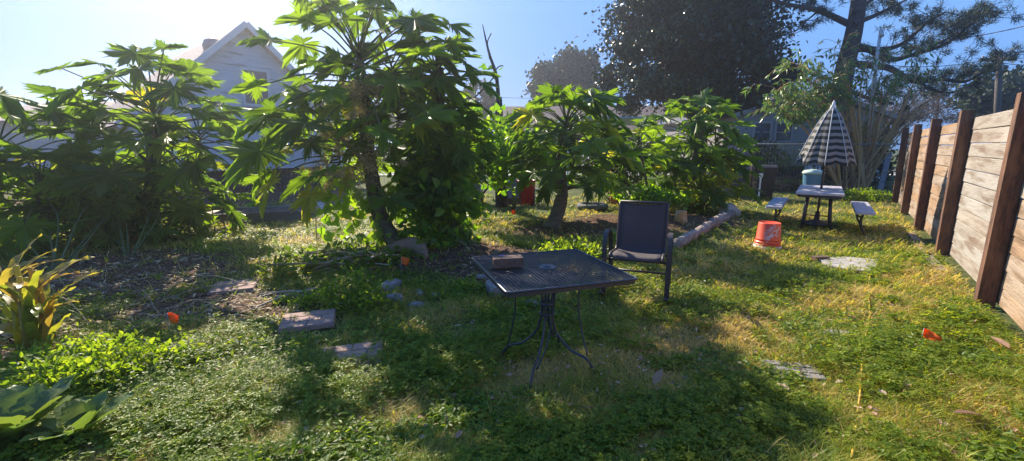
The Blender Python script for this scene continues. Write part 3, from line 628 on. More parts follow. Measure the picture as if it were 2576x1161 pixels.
c = bez([onG(sm1 + Vector((-.3, 0, 0))), A(795, 560, 6.6), A(797, 500, 6.5), A(830, 450, 6.4), A(880, 420, 6.3)], 8)
o = empty('vine_stem', c[0], 0, 'long bare vine stem with round green leaves left of the tallest papaya', 'vine')
MB().tube(c, .009, 6).build('stem', M_straw, o, True)
lp = np.array([A(random.uniform(805, 960), random.uniform(455, 600), random.uniform(6.0, 6.4)) for _ in range(110)]); n = len(lp)
scatter('leaves', HEART, lp, rdir(n) * .6 + np.array([0, -.3, -.6]), rdir(n) * .5 + np.array([0, -.8, .4]), rng.uniform(.09, .15, n), rng.random(n) * .5 + .5, M_vine, o)
# dead tree with bent limbs
dt = empty('dead_tree', onG(g(1262, 518)), 0, 'dead bare tree with a thin forked top behind the leafy shrub', 'tree')
mb = MB(); q = 10.6
mb.tube(bez([onG(g(1262, 518)), A(1260, 430, q), A(1256, 330, q), A(1254, 245, q)], 6), [.17 - .005 * i for i in range(19)], 10); mb.build('trunk', M_bark, dt, True)
mb = MB(); mb.tube(bez([A(1254, 250, q), A(1248, 190, q), A(1232, 140, q), A(1222, 100, q), A(1214, 62, q)], 6), [.05 - .0017 * i for i in range(25)], 7)
mb.tube(bez([A(1232, 150, q), A(1226, 110, q), A(1236, 84, q)], 4), .014, 5); mb.tube(bez([A(1246, 190, q), A(1222, 218, q), A(1190, 250, q)], 4), .016, 5)
mb.tube(bez([A(1245, 180, q), A(1255, 168, q), A(1266, 166, q)], 4), .014, 5)
mb.build('branches', M_bark, dt, True); mb = MB(); mb.tube(bez([A(1256, 420, q), A(1235, 460, q - .2), A(1205, 500, q - .4)], 4), .03, 6); mb.build('low_branch', M_bark, dt, True)
n = 26; lp = np.array([A(1212 + random.uniform(-25, 45), 172 + random.uniform(-8, 8), q) for _ in range(7)] + [A(1180 + random.uniform(-25, 15), 250 + random.uniform(-10, 30), q) for _ in range(19)])
scatter('leaves', HEART, lp, rdir(n) + np.array([0, 0, -.7]), rdir(n), rng.uniform(.15, .22, n), rng.random(n) * .3, M_vine, dt)

# dark shrubs filling the left behind the bed
leafmass('shrub', A(120, 540, 6.4), (1.5, .6, .75), 3400, .085, M_weed, OVAL, 'tangled dark shrub under the papayas at the left', 'shrub', 8, base=onG(g(130, 690)))
leafmass('shrub', A(340, 545, 7.0), (1.2, .5, .6), 2600, .085, M_weed, OVAL, 'leafy undergrowth around the trunk of the broad left papaya', 'shrub', 8, base=onG(g(320, 650)))

# strap-leaved plant
def strap_plant(base, n, ln, wd, label, name, spread=1.0, m=M_canna, rs=(.0, 1), stiff=.5):
    rt = empty(name, base, 0, label, 'plant'); parts = []; st = MB(); base = Vector(base)
    for k in range(n):
        az = random.uniform(0, 6.28); l = ln * random.uniform(.6, 1.1); el = random.uniform(.5, 1.35)
        d = Vector((math.cos(az) * math.cos(el) * spread, math.sin(az) * math.cos(el) * spread, math.sin(el)))
        h0 = random.uniform(.0, .55) * (1 if ln > .35 else .2); p = base + Vector((math.cos(az) * .05, math.sin(az) * .05, h0)); pts = []
        seg = 9; dd = d.copy()
        for i in range(seg + 1):
            pts.append(p.copy()); p = p + dd * l / seg; dd = (dd + Vector((0, 0, -.9 * (1 - stiff) / seg * 2.2)) + Vector((random.uniform(-.05, .05),) * 2 + (0,))).normalized()
        sd = dd.cross(Vector((0, 0, 1))); sd = sd.normalized() if sd.length > .01 else Vector((1, 0, 0)); tw = random.uniform(-.6, .6)
        V = []; ph = random.uniform(0, 6)
        for i, q in enumerate(pts):
            t = i / seg; ww = wd * .5 * (math.sin(math.pi * min(1, t * .9 + .12)) ** .7) if i < seg else .002
            s2 = (sd * math.cos(tw * t) + Vector((0, 0, 1)) * math.sin(tw * t)).normalized()
            wv_ = .012 * math.sin(i * 1.9 + ph)
            V += [q - s2 * ww + Vector((0, 0, .25 * ww + wv_)), q, q + s2 * ww + Vector((0, 0, .25 * ww - wv_))]
        Fa = []
        for i in range(seg):
            a = i * 3
            for j in (0, 1): Fa += [(a + j, a + j + 1, a + j + 4), (a + j, a + j + 4, a + j + 3)]
        r_ = random.uniform(*rs); parts.append((np.array([tuple(v) for v in V]), np.array(Fa), np.full(len(V), r_)))
    V, Fa, rr = join(parts); np_mesh('leaves', V, Fa, m, rr, rt, smooth=True)
    return rt
sp1 = onG(g(95, 880)); r1 = strap_plant(sp1, 40, .5, .065, 'tall plant with broad yellow green strap leaves at the left edge', 'ginger_plant', .8)
mb = MB()
for k in range(8):
    a = random.uniform(0, 6.28); mb.tube([sp1 + Vector((math.cos(a) * .1, math.sin(a) * .1, 0)), sp1 + Vector((math.cos(a) * .07, math.sin(a) * .07, random.uniform(.45, .75)))], [.022, .015], 7)
mb.build('stems', M_canna, r1, True)
strap_plant(onG(g(10, 830)), 22, .55, .07, 'dry tangled strap leaves beside the tall yellow green plant', 'ginger_plant', 1, rs=(.5, 1))
# long dry stalks lying left
mb = MB()
for k in range(16):
    p = g(random.uniform(130, 560), random.uniform(700, 820)); a = random.uniform(-.5, .9); l = random.uniform(.4, 1.1); d = Vector((math.cos(a), math.sin(a), 0))
    mb.tube(bez([p - d * l / 2 + Vector((0, 0, .01)), p + Vector((0, 0, random.uniform(.04, .22))), p + d * l / 2 + Vector((0, 0, .01))], 5), .0045, 4)
tag(mb.build('dry_stalks', M_dead), 'long dry straw coloured stalks arching over the dark soil at left', 'stalks', kind='stuff')
# cut branch heap by the big papaya
hp = onG(g(895, 665)); rt = empty('branch_heap', hp, 0, 'heap of cut pale branches and wilted leaves beside the tallest papaya', 'branch pile')
mb = MB()
for k in range(46):
    p = hp + Vector((random.gauss(0, .25), random.gauss(0, .16), random.uniform(.03, .2))); a = random.gauss(.5, .5); l = random.uniform(.25, .7); d = Vector((math.cos(a), math.sin(a), random.uniform(-.1, .15)))
    mb.tube(bez([p - d * l / 2, p + Vector((0, 0, random.uniform(0, .05))), p + d * l / 2], 3), random.uniform(.005, .013), 5)
for k in range(9):
    p = g(random.uniform(700, 850), random.uniform(640, 760)); a = random.uniform(-.6, 1.2); d = Vector((math.cos(a), math.sin(a), 0)) * random.uniform(.15, .4)
    mb.tube(bez([p - d + Vector((0, 0, .02)), p + Vector((0, 0, .05)), p + d + Vector((0, 0, .02))], 4), random.uniform(.008, .014), 6)
mb.build('branches', M_straw, rt, True)
n = 700; pos = np.array(hp) + rng.normal(size=(n, 3)) * np.array([.45, .25, .07]) + np.array([.1, .1, .12])
scatter('wilted_leaves', OVAL, pos, rdir(n), rdir(n) + np.array([0, 0, .6]), rng.uniform(.06, .13, n), rng.random(n) * .5, M_weed, rt)
# small bushes and garden plants
leafmass('weed_patch', g(255, 930) + Vector((0, 0, .09)), (.62, .36, .17), 2800, .044, M_weed, OVAL, 'sprawling patch of bright pointed leaf weeds at lower left', 'weeds', 14, up=.8)
leafmass('weed_patch', g(150, 990) + Vector((0, 0, .1)), (.42, .22, .1), 1100, .044, M_weed, OVAL, 'leafy weeds just behind the broad leaved greens in the lower left corner', 'weeds', 9, up=.8)
leafmass('bush', g(895, 780) + Vector((0, 0, .13)), (.32, .26, .2), 1500, .045, M_weed, OVAL, 'small dense green bush behind the sunlit brick patterned paver', 'bush', 10, up=.6)
leafmass('bush', g(780, 770) + Vector((0, 0, .06)), (.3, .25, .1), 900, .035, M_weed, OVAL, 'low bright weeds left of the small dense bush', 'bush', 8, up=.8)
leafmass('herb_patch', g(1440, 650) + Vector((0, 0, .12)), (.5, .38, .15), 1500, .06, M_weed, OVAL, 'bright leafy greens growing behind the mesh table', 'plant', 9, up=.7)
leafmass('sweet_potato_vine', A(1640, 495, 9.2), (.75, .5, .22), 1500, .075, M_vine, HEART, 'bright low vine leaves spreading behind the rocking chair back', 'vine', 9, up=.6, base=onG(g(1620, 525)))
leafmass('squash_plant', g(563, 548) + Vector((0, 0, .15)), (.22, .2, .15), 160, .13, M_vine, HEART, 'round clump of big leaves in the raised bed', 'plant', 6, up=.8)
leafmass('squash_plant', g(645, 530) + Vector((0, 0, .08)), (.2, .15, .08), 60, .12, M_vine, HEART, 'few small leaves sprouting at the far end of the raised bed', 'plant', 4, up=.8)
leafmass('low_plants', g(1990, 478) + Vector((0, 0, .18)), (.8, .3, .14), 700, .09, M_vine, HEART, 'row of leafy plants behind the black bin and picnic table', 'plant', 7, up=.7)
leafmass('weed_patch', g(2180, 505) + Vector((0, 0, .15)), (.8, .6, .2), 1100, .07, M_weed, OVAL, 'green weeds around the foot of the orange stemmed shrub', 'weeds', 8, up=.6)
leafmass('herb_patch', g(1180, 742) + Vector((0, 0, .06)), (.35, .25, .1), 1000, .035, M_weed, OVAL, 'low dark green weeds left of the mesh table pedestal', 'weeds', 8, up=.8)
def grass_clump(base, n, ln, label, wd=.012, rs=(.2, .75), m=M_grass, name='grass_clump'):
    base = Vector(base); rt = strap_plant(base, n, ln, wd, label, name, 1.1, m, rs, .35); return rt
grass_clump(onG(g(1760, 535)), 260, 1.0, 'large yellow green clump of lemongrass under the papaya behind the chair', .03, (.1, .7))
grass_clump(onG(g(1680, 520)), 160, .8, 'smaller lemongrass clump left of the large one', .028, (.1, .7))
grass_clump(onG(g(690, 690)), 70, .28, 'tuft of long grass in the shade behind the paving stones', .01, (0, .3))
grass_clump(onG(g(1265, 800)), 60, .2, 'tuft of grass under the left corner of the mesh table', .008, (0, .3))
# broad leaved greens, bottom left corner
def greens(base, n, ln, label):
    base = Vector(base); rt = empty('mustard_greens', base, 0, label, 'plant'); parts = []; st = MB()
    v = [(0, 0, 0)]; 
    prof = [(.05, .0), (.07, .22), (.2, .3), (.16, .38), (.33, .5), (.28, .58), (.4, .7), (.33, .8), (.3, .9), (.12, 1.0), (0, 1.06)]
    pts = [(-x, y) for x, y in prof] + [(x, y) for x, y in prof[::-1][1:]]
    for k in range(n):
        V = []; rows = prof
        for (x, y) in rows: x *= .62; V += [(-x, y, .16 * x + .03 * math.sin(y * 22 + k)), (0, y, -.02), (x, y, .16 * x + .03 * math.cos(y * 19 + k))]
        V = np.array(V); V[:, 2] -= .35 * V[:, 1] ** 2.2
        Fa = []
        for i in range(len(rows) - 1):
            a = i * 3
            for j in (0, 1): Fa += [(a + j, a + j + 1, a + j + 4), (a + j, a + j + 4, a + j + 3)]
        az = k * 2.4 + random.uniform(-.3, .3); el = random.uniform(.7, 1.4)
        d = Vector((math.cos(az) * math.cos(el), math.sin(az) * math.cos(el), math.sin(el))); nn = Vector((-math.cos(az), -math.sin(az), 1.0))
        parts.append(scat_arrays((V, np.array(Fa)), [base + Vector((0, 0, .04))], [d], [nn], [ln * random.uniform(.7, 1.1)], [random.uniform(.2, .9)]))
    V, Fa, rr = join(parts); np_mesh('leaves', V, Fa, mat('mustard_leaf', (.1, .15, .05), .42, rnd=[(.08, .12, .05), (.13, .19, .05), (.2, .22, .05)], trans=(.4, (1.4, 1.6, .7)), spec=.4, bump=.3), rr, rt, smooth=True)
greens(onG(g(45, 1125)), 26, .32, 'big crinkled leafy greens in the bottom left corner'); greens(onG(g(205, 1110)), 16, .24, 'smaller leafy greens right of the big corner plant')
greens(onG(g(1545, 620)), 8, .3, 'upright young greens by the left arm of the rocking chair')
# ------------------------------------------------------------------ background trees
def tree(name, base, h, crown, label, m, nleaf, lsize, tmpl=CLUMP, clumps=60, trunk_r=.3, group='trees beyond the yard', cs=.17, barkm=None, up=.3, limbs=14):
    """crown: list of (centre, radii)"""
    base = Vector(base); rt = empty(name, base, 0, label, 'tree', group); vol = [c[1][0] * c[1][1] * c[1][2] for c in crown]; tot = sum(vol)
    P = []; C = []
    for (c, r_), v in zip(crown, vol):
        nc = max(4, int(clumps * v / tot)); cc = rdir(nc) * (.35 + .65 * rng.random((nc, 1)) ** .5) * np.array(r_) * .88 + np.array(c); C.append(cc)
        nl = int(nleaf * v / tot); w_ = rng.integers(0, nc, nl); P.append(cc[w_] + rng.normal(size=(nl, 3)) * np.array(r_) * cs * (.6 + .9 * rng.random((nc, 1)))[w_])
    P = np.concatenate(P); C = np.concatenate(C); n = len(P)
    scatter('crown', tmpl, P, rdir(n), rdir(n) + np.array([0, 0, up]), rng.uniform(.7, 1.3, n) * lsize, rng.random(n), m, rt)
    mb = MB(); cc = Vector(np.mean([c[0] for c in crown], 0)); top = Vector((cc.x, cc.y, cc.z))
    mb.tube(bez([base - Vector((0, 0, .1)), base.lerp(top, .5) + Vector((.1, 0, 0)), top], 6), [trunk_r * (1 - .055 * i) for i in range(13)], 9)
    for k in range(min(limbs, len(C))):
        e = Vector(C[k]); s0 = base.lerp(top, random.uniform(.35, .8)); mb.tube(bez([s0, s0.lerp(e, .5) + Vector((0, 0, .3)), e], 4), [trunk_r * .38 * (1 - .1 * i) for i in range(9)], 6)
    mb.build('trunk', barkm or M_bark, rt, True); return rt
def W(x, y, Y): return tuple(at(x, y, Y))
tree('magnolia_tree', (9.2, 22, 0), 9, [(W(1760, 60, 22), (4.2, 3.4, 3.2)), (W(1640, 190, 21.5), (2.7, 2.4, 1.9)), (W(1860, 200, 21.5), (2.6, 2.4, 1.8)), (W(1750, 245, 21), (3.6, 2.2, .9)), (W(1720, -60, 22), (2.6, 2.6, 2.2))],
     'huge dark glossy magnolia tree filling the sky right of the centre', M_mag, 66000, .21, OVAL, 150, .4, cs=.115, limbs=40)
tree('oak_tree', (5.2, 45, 0), 10, [(W(1372, 195, 45), (1.7, 2, 2.0)), (W(1415, 170, 45), (1.7, 2, 1.6)), (W(1465, 180, 45), (1.5, 2, 1.6)), (W(1415, 235, 45), (3.2, 2.2, 1.6))], 'grey green oak far away between papaya and magnolia', M_oak, 16000, .34, CLUMP, 60, .4)
tree('oak_tree', (-3.6, 44, 0), 8, [(W(1205, 255, 44), (1.4, 2, 2.0)), (W(1190, 300, 44), (2, 2, 1.5))], 'small distant tree seen behind the dead tree', M_oak, 5500, .3, CLUMP, 30, .3)
tree('oak_tree', (-11, 52, 0), 6, [(W(1080, 320, 50), (6, 3, 1.9))], 'dark distant hedge like tree low behind the tallest papaya', M_oak, 4000, .4, CLUMP, 40, .3)
tree('evergreen_tree', (32, 34, 0), 8, [(W(2500, 245, 30), (2.2, 2, 1.1)), (W(2575, 225, 30), (2.4, 2, 1.5)), (W(2640, 220, 30), (3, 2, 2)), (W(2530, 275, 30), (2.6, 2, 1.2))], 'dark green tree rising over the wooden fence at far right', M_oak, 12000, .26, CLUMP, 70, .3)
tree('brown_tree', (22, 28, 0), 6, [(W(2290, 260, 27), (2.6, 2, 1.3)), (W(2220, 290, 27), (2.6, 2, 1.1)), (W(2350, 290, 27), (2.0, 2, .8))], 'brownish half bare trees behind the orange stemmed shrub', mat('brown_leaf', (.1, .07, .05), .8, rnd=[(.06, .05, .035), (.12, .085, .06), (.15, .12, .08)], trans=(.2, (1.2, 1.2, 1))), 9000, .2, NARROW, 60, .2, limbs=40)
tree('yellow_bush', (13.2, 17.2, 0), 2, [(W(2165, 330, 16.5), (.9, .6, .8))], 'mustard yellow bush behind the striped umbrella', mat('yellow_leaf', (.3, .22, .04), .7, rnd=[(.2, .16, .03), (.38, .27, .05)], trans=(.3, (1.3, 1.2, .6))), 1500, .09, OVAL, 20, .05)
tree('ligustrum_tree', (17.0, 24, 0), 5, [(W(1990, 330, 24), (2.6, 1.6, 1.8)), (W(1850, 285, 25), (2.4, 1.6, .8))], 'dark evergreen shrub tree behind the pale house corner', M_oak, 6000, .17, CLUMP, 50, .2)
leafmass('tall_shrub', A(1985, 400, 15), (.9, .4, .7), 900, .11, M_wil, NARROW, 'thin leafy shrub against the wire fence left of the umbrella', 'shrub', 8, base=Vector((9.4, 15, 0)))
# slender willow-like tree
def willow(base, tips, label, n, name='willow_tree'):
    base = Vector(base); rt = empty(name, base, 0, label, 'tree', 'slender narrow leaved trees'); mb = MB(); pos = []; dr = []
    for tpt in tips:
        e = Vector(tpt); mid = base.lerp(e, .55) + Vector((random.uniform(-.3, .3), 0, .5)); c = bez([base, mid, e], 10); mb.tube(c, [.045 * (1 - .045 * i) for i in range(21)], 6)
        for k in range(26):
            p = c[random.randint(12, 20)]; s0 = p + Vector((0, 0, 0)); d = Vector((random.gauss(0, 1), random.gauss(0, 1), random.uniform(-.4, .9))).normalized(); l = random.uniform(.25, .8)
            tw = bez([s0, s0 + d * l * .6 + Vector((0, 0, .06)), s0 + d * l - Vector((0, 0, .15 * l))], 4); mb.tube(tw, .006, 3, cap=False)
            for q in range(n):
                u = tw[random.randint(2, 8)] + Vector((random.gauss(0, .05),) * 3); pos.append(tuple(u)); dr.append((d.x * .5 + random.gauss(0, .45), d.y * .5 + random.gauss(0, .45), -.75 + random.gauss(0, .35)))
    pos = np.array(pos); k = len(pos)
    scatter('crown', NARROW, pos, np.array(dr), rdir(k), rng.uniform(.14, .26, k), rng.random(k), M_wil, rt, wid=rng.uniform(.22, .34, k)); mb.build('trunk', M_twig, rt, True)
wb = Vector((10.5, 14.3, 0))
willow(wb, [W(1945, 220, 13.6), W(1935, 270, 13.4), W(2000, 160, 13.8), W(2050, 190, 14), W(1990, 240, 13.6), W(2040, 240, 13.7), W(2095, 200, 14)], 'slender light green tree with drooping narrow leaves left of the umbrella top', 13)
willow(wb + Vector((.9, .2, 0)), [W(2110, 110, 14), W(2120, 150, 14), W(2180, 150, 14.3), W(2240, 130, 14.4), W(2290, 175, 14.5), W(2220, 190, 14.2), W(2330, 130, 14.6)], 'taller slender tree with narrow leaves in front of the pine trunk', 4)
# bare orange stemmed shrub
rt = empty('orange_stemmed_shrub', g(2135, 485), 0, 'bare shrub of fanned orange brown stems right of the picnic table', 'shrub'); mb = MB(); b0 = g(2135, 487)
for k in range(34):
    tx = random.uniform(2075, 2330); ty = random.uniform(175, 330) + abs(tx - 2180) * .25; e = A(tx, ty, b0.y + random.uniform(-.6, .8)); s0 = b0 + Vector((random.uniform(-.28, .28), random.uniform(-.2, .2), 0))
    mid = s0.lerp(e, .45) + Vector((random.uniform(-.12, .12), 0, .1)); c = bez([s0, mid, e], 8); r0 = random.uniform(.018, .036); mb.tube(c, [r0 * (1 - .05 * i) for i in range(17)], 5)
    for q in range(7):
        p = c[random.randint(6, 15)]; d = (e - s0).normalized() + Vector((random.gauss(0, .45), random.gauss(0, .3), random.gauss(.1, .2))); l = random.uniform(.3, .9); mb.tube(bez([p, p + d * l * .5 + Vector((0, 0, .03)), p + d * l], 3), [.006] * 4 + [.003] * 3, 4)
for (x, y) in ((2330, 400), (2040, 420), (2010, 440)): mb.tube(bez([b0, A((2135 + x) / 2, (487 + y) / 2 - 12, b0.y), A(x, y, b0.y)], 6), [.022 - .001 * i for i in range(13)], 5)
mb.build('stems', M_twig, rt, True)
# pine
def pine():
    Y = 18.5; base = Vector((at(2112, 300, Y).x, Y, 0)); rt = empty('pine_tree', base, 0, 'tall pine with dark trunk and long horizontal needle clad limbs at upper right', 'tree'); mb = MB()
    tr = bez([base - Vector((0, 0, .1)), A(2110, 300, Y), A(2122, 190, Y), A(2146, 90, Y), A(2160, 0, Y), A(2170, -140, Y)], 6); mb.tube(tr, [.42 - .007 * i for i in range(len(tr))], 12); mb.build('trunk', M_bark, rt, True)
    limbs = [([(2132, 60), (2060, 28), (1985, 12), (1900, -10)], .13), ([(2130, 110), (2210, 125), (2270, 110), (2330, 60), (2380, 30)], .12), ([(2125, 160), (2230, 170), (2300, 205), (2370, 200), (2430, 205), (2500, 165)], .14),
             ([(2125, 130), (2180, 125), (2240, 150), (2290, 140), (2380, 110), (2440, 60), (2480, 10)], .13), ([(2150, 60), (2200, 40), (2240, 20), (2300, -10)], .1), ([(2150, 30), (2210, -10), (2300, -40)], .1), ([(2120, 220), (2190, 250), (2250, 260)], .09),
             ([(2300, 205), (2360, 230), (2400, 235)], .05), ([(2450, 195), (2520, 150), (2555, 130)], .05), ([(2340, 120), (2400, 90), (2430, 90)], .05), ([(2060, 28), (2020, 60), (1990, 90)], .04)]
    lb = MB(); tufts = []
    for path, r0 in limbs:
        c = bez([A(x, y, Y + random.uniform(-.3, .3)) for x, y in path], 8); lb.tube(c, [r0 * (1 - .75 * i / len(c)) for i in range(len(c))], 7)
        for k in range(len(c) // 2):
            i = random.randint(len(c) // 3, len(c) - 1); p = c[i]; d = Vector((random.gauss(0, 1), random.gauss(0, 1.2), random.gauss(.2, .5))); d.normalize(); l = random.uniform(.3, 1.1)
            lb.tube([p, p + d * l], [.018, .008], 3, cap=False)
            for q in range(3): tufts.append((p + d * l * random.uniform(.6, 1.1), d))
    for (x, y, rx, rz, n) in [(2440, 55, .75, .6, 80), (2385, 75, .5, .45, 38), (2480, 20, .4, .35, 22), (2335, 45, .5, .3, 30), (2240, 20, .4, .3, 18), (2395, 185, .7, .25, 42), (2470, 180, .55, .2, 34), (2540, 140, .4, .25, 20), (2060, 0, .8, .3, 24), (2310, 120, .5, .3, 22), (2290, 60, .4, .3, 18), (2180, 240, .5, .3, 22), (2270, 205, .5, .25, 20)]:
        for k in range(int(n * .75)): tufts.append((A(x, y, Y) + Vector((random.gauss(0, rx * .6), random.gauss(0, .5), random.gauss(0, rz * .6))), Vector((random.gauss(0, 1), random.gauss(0, 1), random.gauss(.5, .6))).normalized()))
    lb.build('limbs', M_bark, rt, True)
    nn = 34; pos = np.repeat(np.array([tuple(t[0]) for t in tufts]), nn, 0); dd = np.repeat(np.array([tuple(t[1]) for t in tufts]), nn, 0); n = len(pos)
    scatter('needles', NARROW, pos + rng.normal(0, .05, (n, 3)), nrm(dd * .8 + rdir(n)), rdir(n), rng.uniform(.14, .30, n), rng.random(n), M_pine, rt, wid=np.full(n, .11))
pine()
# ------------------------------------------------------------------ utility poles and wires
M_pole = mat('pole_wood', (.10, .08, .07), .9, noise=[((.05, .04, .035), 8, .4, .7, .7)])
def upole(x, yb, yt, Y, label, lean=0):
    p = A(x, yb, Y); q = A(x - lean, yt, Y); rt = empty('utility_pole', (p.x, p.y, 0), 0, label, 'pole', 'utility poles')
    MB().tube([(0, 0, -.2), (q.x - p.x, 0, q.z)], [.16, .12], 9).build('pole', M_pole, rt); MB().box((q.x - p.x, 0, q.z - .35), (1.8, .1, .12)).build('crossarm', M_pole, rt)
    mb = MB()
    for s in (-.8, -.3, .3, .8): mb.lathe([(.03, 0), (.05, .05), (.03, .12)], 8, c=(q.x - p.x + s, 0, q.z - .28))
    mb.build('insulators', M_white, rt); return q
q1 = upole(2540, 255, 132, 24, 'dark utility pole leaning above the wooden fence at far right', 25); q2 = upole(2366, 290, 232, 45, 'distant thin utility pole over the brown trees', 4)
mb = MB()
def wire(a, b, sag, r=.018): mb.tube([lerp(Vector(a), Vector(b), t / 14) - Vector((0, 0, sag * 4 * (t / 14) * (1 - t / 14))) for t in range(15)], r, 4)
for segs, lb in (([(W(2200, 160, 26), W(2515, 145, 24), .3, .018), (W(2515, 145, 24), W(2640, 138, 24), .1, .018)], 'topmost of the black wires strung to the leaning pole'),
                 ([(W(2130, 165, 24), W(2515, 158, 24), .35, .018), (W(2515, 158, 24), W(2640, 160, 24), .1, .018)], 'lower black wire strung to the leaning pole'),
                 ([(W(2350, 105, 20), W(2640, 50, 16), .1, .018)], 'black wire rising alone towards the top right corner'),
                 ([(W(1180, 240, 30), W(1400, 246, 30), .1, .014)], 'short stretch of thin wire seen right of the dead tree')):
    mb = MB()
    for sg in segs: wire(*sg)
    tag(mb.build('power_line', M_black), lb, 'wire', 'power lines')
mb = MB(); mb.tube([A(2190, 370, 15.5) - Vector((0, 0, 1.6)), A(2205, 150, 15.5), A(2216, 78, 15.5)], [.06, .05, .045], 8); mb.tube([A(2216, 78, 15.5), A(2219, 92, 15.4)], .06, 8)
tag(mb.build('metal_pole', mat('grey_pole', (.45, .45, .47), .5, metal=.4)), 'pale metal pole leaning up through the slender trees', 'pole')

# ------------------------------------------------------------------ picnic table and umbrella
M_resin = mat('grey_resin', (.46, .44, .47), .55, noise=[((.36, .34, .37), 5, .4, .7, .5)], bump=.1)
PT = Vector((5.78, 8.42, 0)); PA = R(90 - 34.5); PT.z = gh(PT.x, PT.y)
pt = empty('picnic_table', PT, PA, 'grey resin folding picnic table with a bench on each side', 'picnic table')
def rrect(w_, d, r_, n=5):
    o = []
    for cx, cy, a0 in ((w_ / 2 - r_, d / 2 - r_, 0), (-w_ / 2 + r_, d / 2 - r_, 90), (-w_ / 2 + r_, -d / 2 + r_, 180), (w_ / 2 - r_, -d / 2 + r_, 270)):
        for k in range(n + 1): a = R(a0 + 90 * k / n); o.append((cx + r_ * math.cos(a), cy + r_ * math.sin(a)))
    return o
mb = MB(); mb.prism(rrect(1.86, .70, .05), .685, .715)
for k in range(3): mb.prism(rrect(.612, .685, .03), .7145, .722, M=Matrix.Translation(((k - 1) * .619, 0, 0)))
mb.build('tabletop', M_resin, pt)
mb = MB(); mb.prism(rrect(1.80, .64, .04), .64, .686); mb.build('apron', M_black, pt)
for s, y in ((-1, -.66), (1, .66)):
    mb = MB(); mb.prism(rrect(1.80, .27, .04), .40, .435, M=Matrix.Translation((0, y, 0))); mb.prism(rrect(1.76, .25, .03), .4348, .442, M=Matrix.Translation((0, y, 0))); be = mb.build('bench', M_resin, pt)
    for x in (-.55, .55):
        mb = MB(); mb.tube(bez([(x, y, .40), (x, y * .96, .28), (x, y * .98, .15), (x, y * 1.1, .0)], 5), .02, 8); mb.tube([(x, y * .97, .3), (x, y * .84, .36), (x, y * .83, .40)], .014, 6); mb.build('bench_leg', M_steel, be)
for x in (-.62, .62):
    for y in (-.17, .17): mb = MB(); mb.tube([(x, y, .66), (x, y * 1.25, .0)], .026, 8); mb.build('leg', M_steel, pt)
mb = MB(); mb.tube([(-.6, 0, .62), (0, 0, .3), (.6, 0, .62)], .01, 6); mb.tube([(-.62, -.2, .14), (-.62, .2, .14)], .012, 6); mb.tube([(.62, -.2, .14), (.62, .2, .14)], .012, 6); mb.build('brace', M_steel, pt)
# umbrella
def umbrella():
    U = Vector((PT.x, PT.y, PT.z)); rt = empty('patio_umbrella', U, PA, 'black and white striped half closed umbrella standing in the picnic table', 'umbrella')
    MB().tube([(0, 0, 0), (0, 0, 2.15)], .02, 10).build('pole', M_steel, rt)
    MB().lathe([(.03, .02), (.2, .03), (.21, .09), (.05, .14), (.035, .3)], 20).build('base', M_black, rt)
    MB().lathe([(.035, 0), (.05, .03), (.02, .09), (.025, .11), (.004, .15)], 12, c=(0, 0, 2.17)).build('finial', M_white, rt)
    ms = bpy.data.materials.new('striped_canvas'); ms.use_nodes = True; N = ms.node_tree.nodes; L = ms.node_tree.links; p = N['Principled BSDF']; p.inputs['Roughness'].default_value = .85
    at_ = N.new('ShaderNodeAttribute'); at_.attribute_name = 'rnd'; m1 = N.new('ShaderNodeMath'); m1.operation = 'MULTIPLY'; m1.inputs[1].default_value = 9; m2 = N.new('ShaderNodeMath'); m2.operation = 'FRACT'; m3 = N.new('ShaderNodeMath'); m3.operation = 'GREATER_THAN'; m3.inputs[1].default_value = .5
    L.new(at_.outputs['Fac'], m1.inputs[0]); L.new(m1.outputs[0], m2.inputs[0]); L.new(m2.outputs[0], m3.inputs[0]); mx = N.new('ShaderNodeMixRGB'); mx.inputs[1].default_value = (.21, .195, .175, 1); mx.inputs[2].default_value = (.010, .016, .014, 1); L.new(m3.outputs[0], mx.inputs[0]); L.new(mx.outputs[0], p.inputs[0])
    nr, ns = 34, 64; V = []; rr = []
    for i in range(nr + 1):
        t = i / nr; z = 2.2 - 1.02 * t; rad = .02 + .44 * t ** .74
        for j in range(ns):
            a = 2 * math.pi * j / ns; k = abs(math.cos(a * 4)) ; rib = 1 - .12 * (1 - k) * min(1, t * 1.5) + .02 * math.sin(a * 9 + t * 4) * t
            sg = .05 * (1 - k) * t ** 3
            V.append((rad * rib * math.cos(a), rad * rib * math.sin(a), z + sg)); rr.append(t * .999)
    Fq = [(i * ns + j, i * ns + (j + 1) % ns, (i + 1) * ns + (j + 1) % ns, (i + 1) * ns + j) for i in range(nr) for j in range(ns)]
    np_mesh('canopy', V, Fq, ms, rr, rt, world=False, smooth=True)
    for k in range(8):
        a = k * math.pi / 4; pts = []
        for i in range(9): t = i / 8; pts.append(((.028 + .44 * t ** .74) * math.cos(a), (.028 + .44 * t ** .74) * math.sin(a), 2.2 - 1.02 * t))
        MB().tube(pts, .0075, 5).build('rib', mat('rib_tape', (.5, .5, .48), .7), rt)
    rt.rotation_euler = (R(1), R(-1), PA)
umbrella()

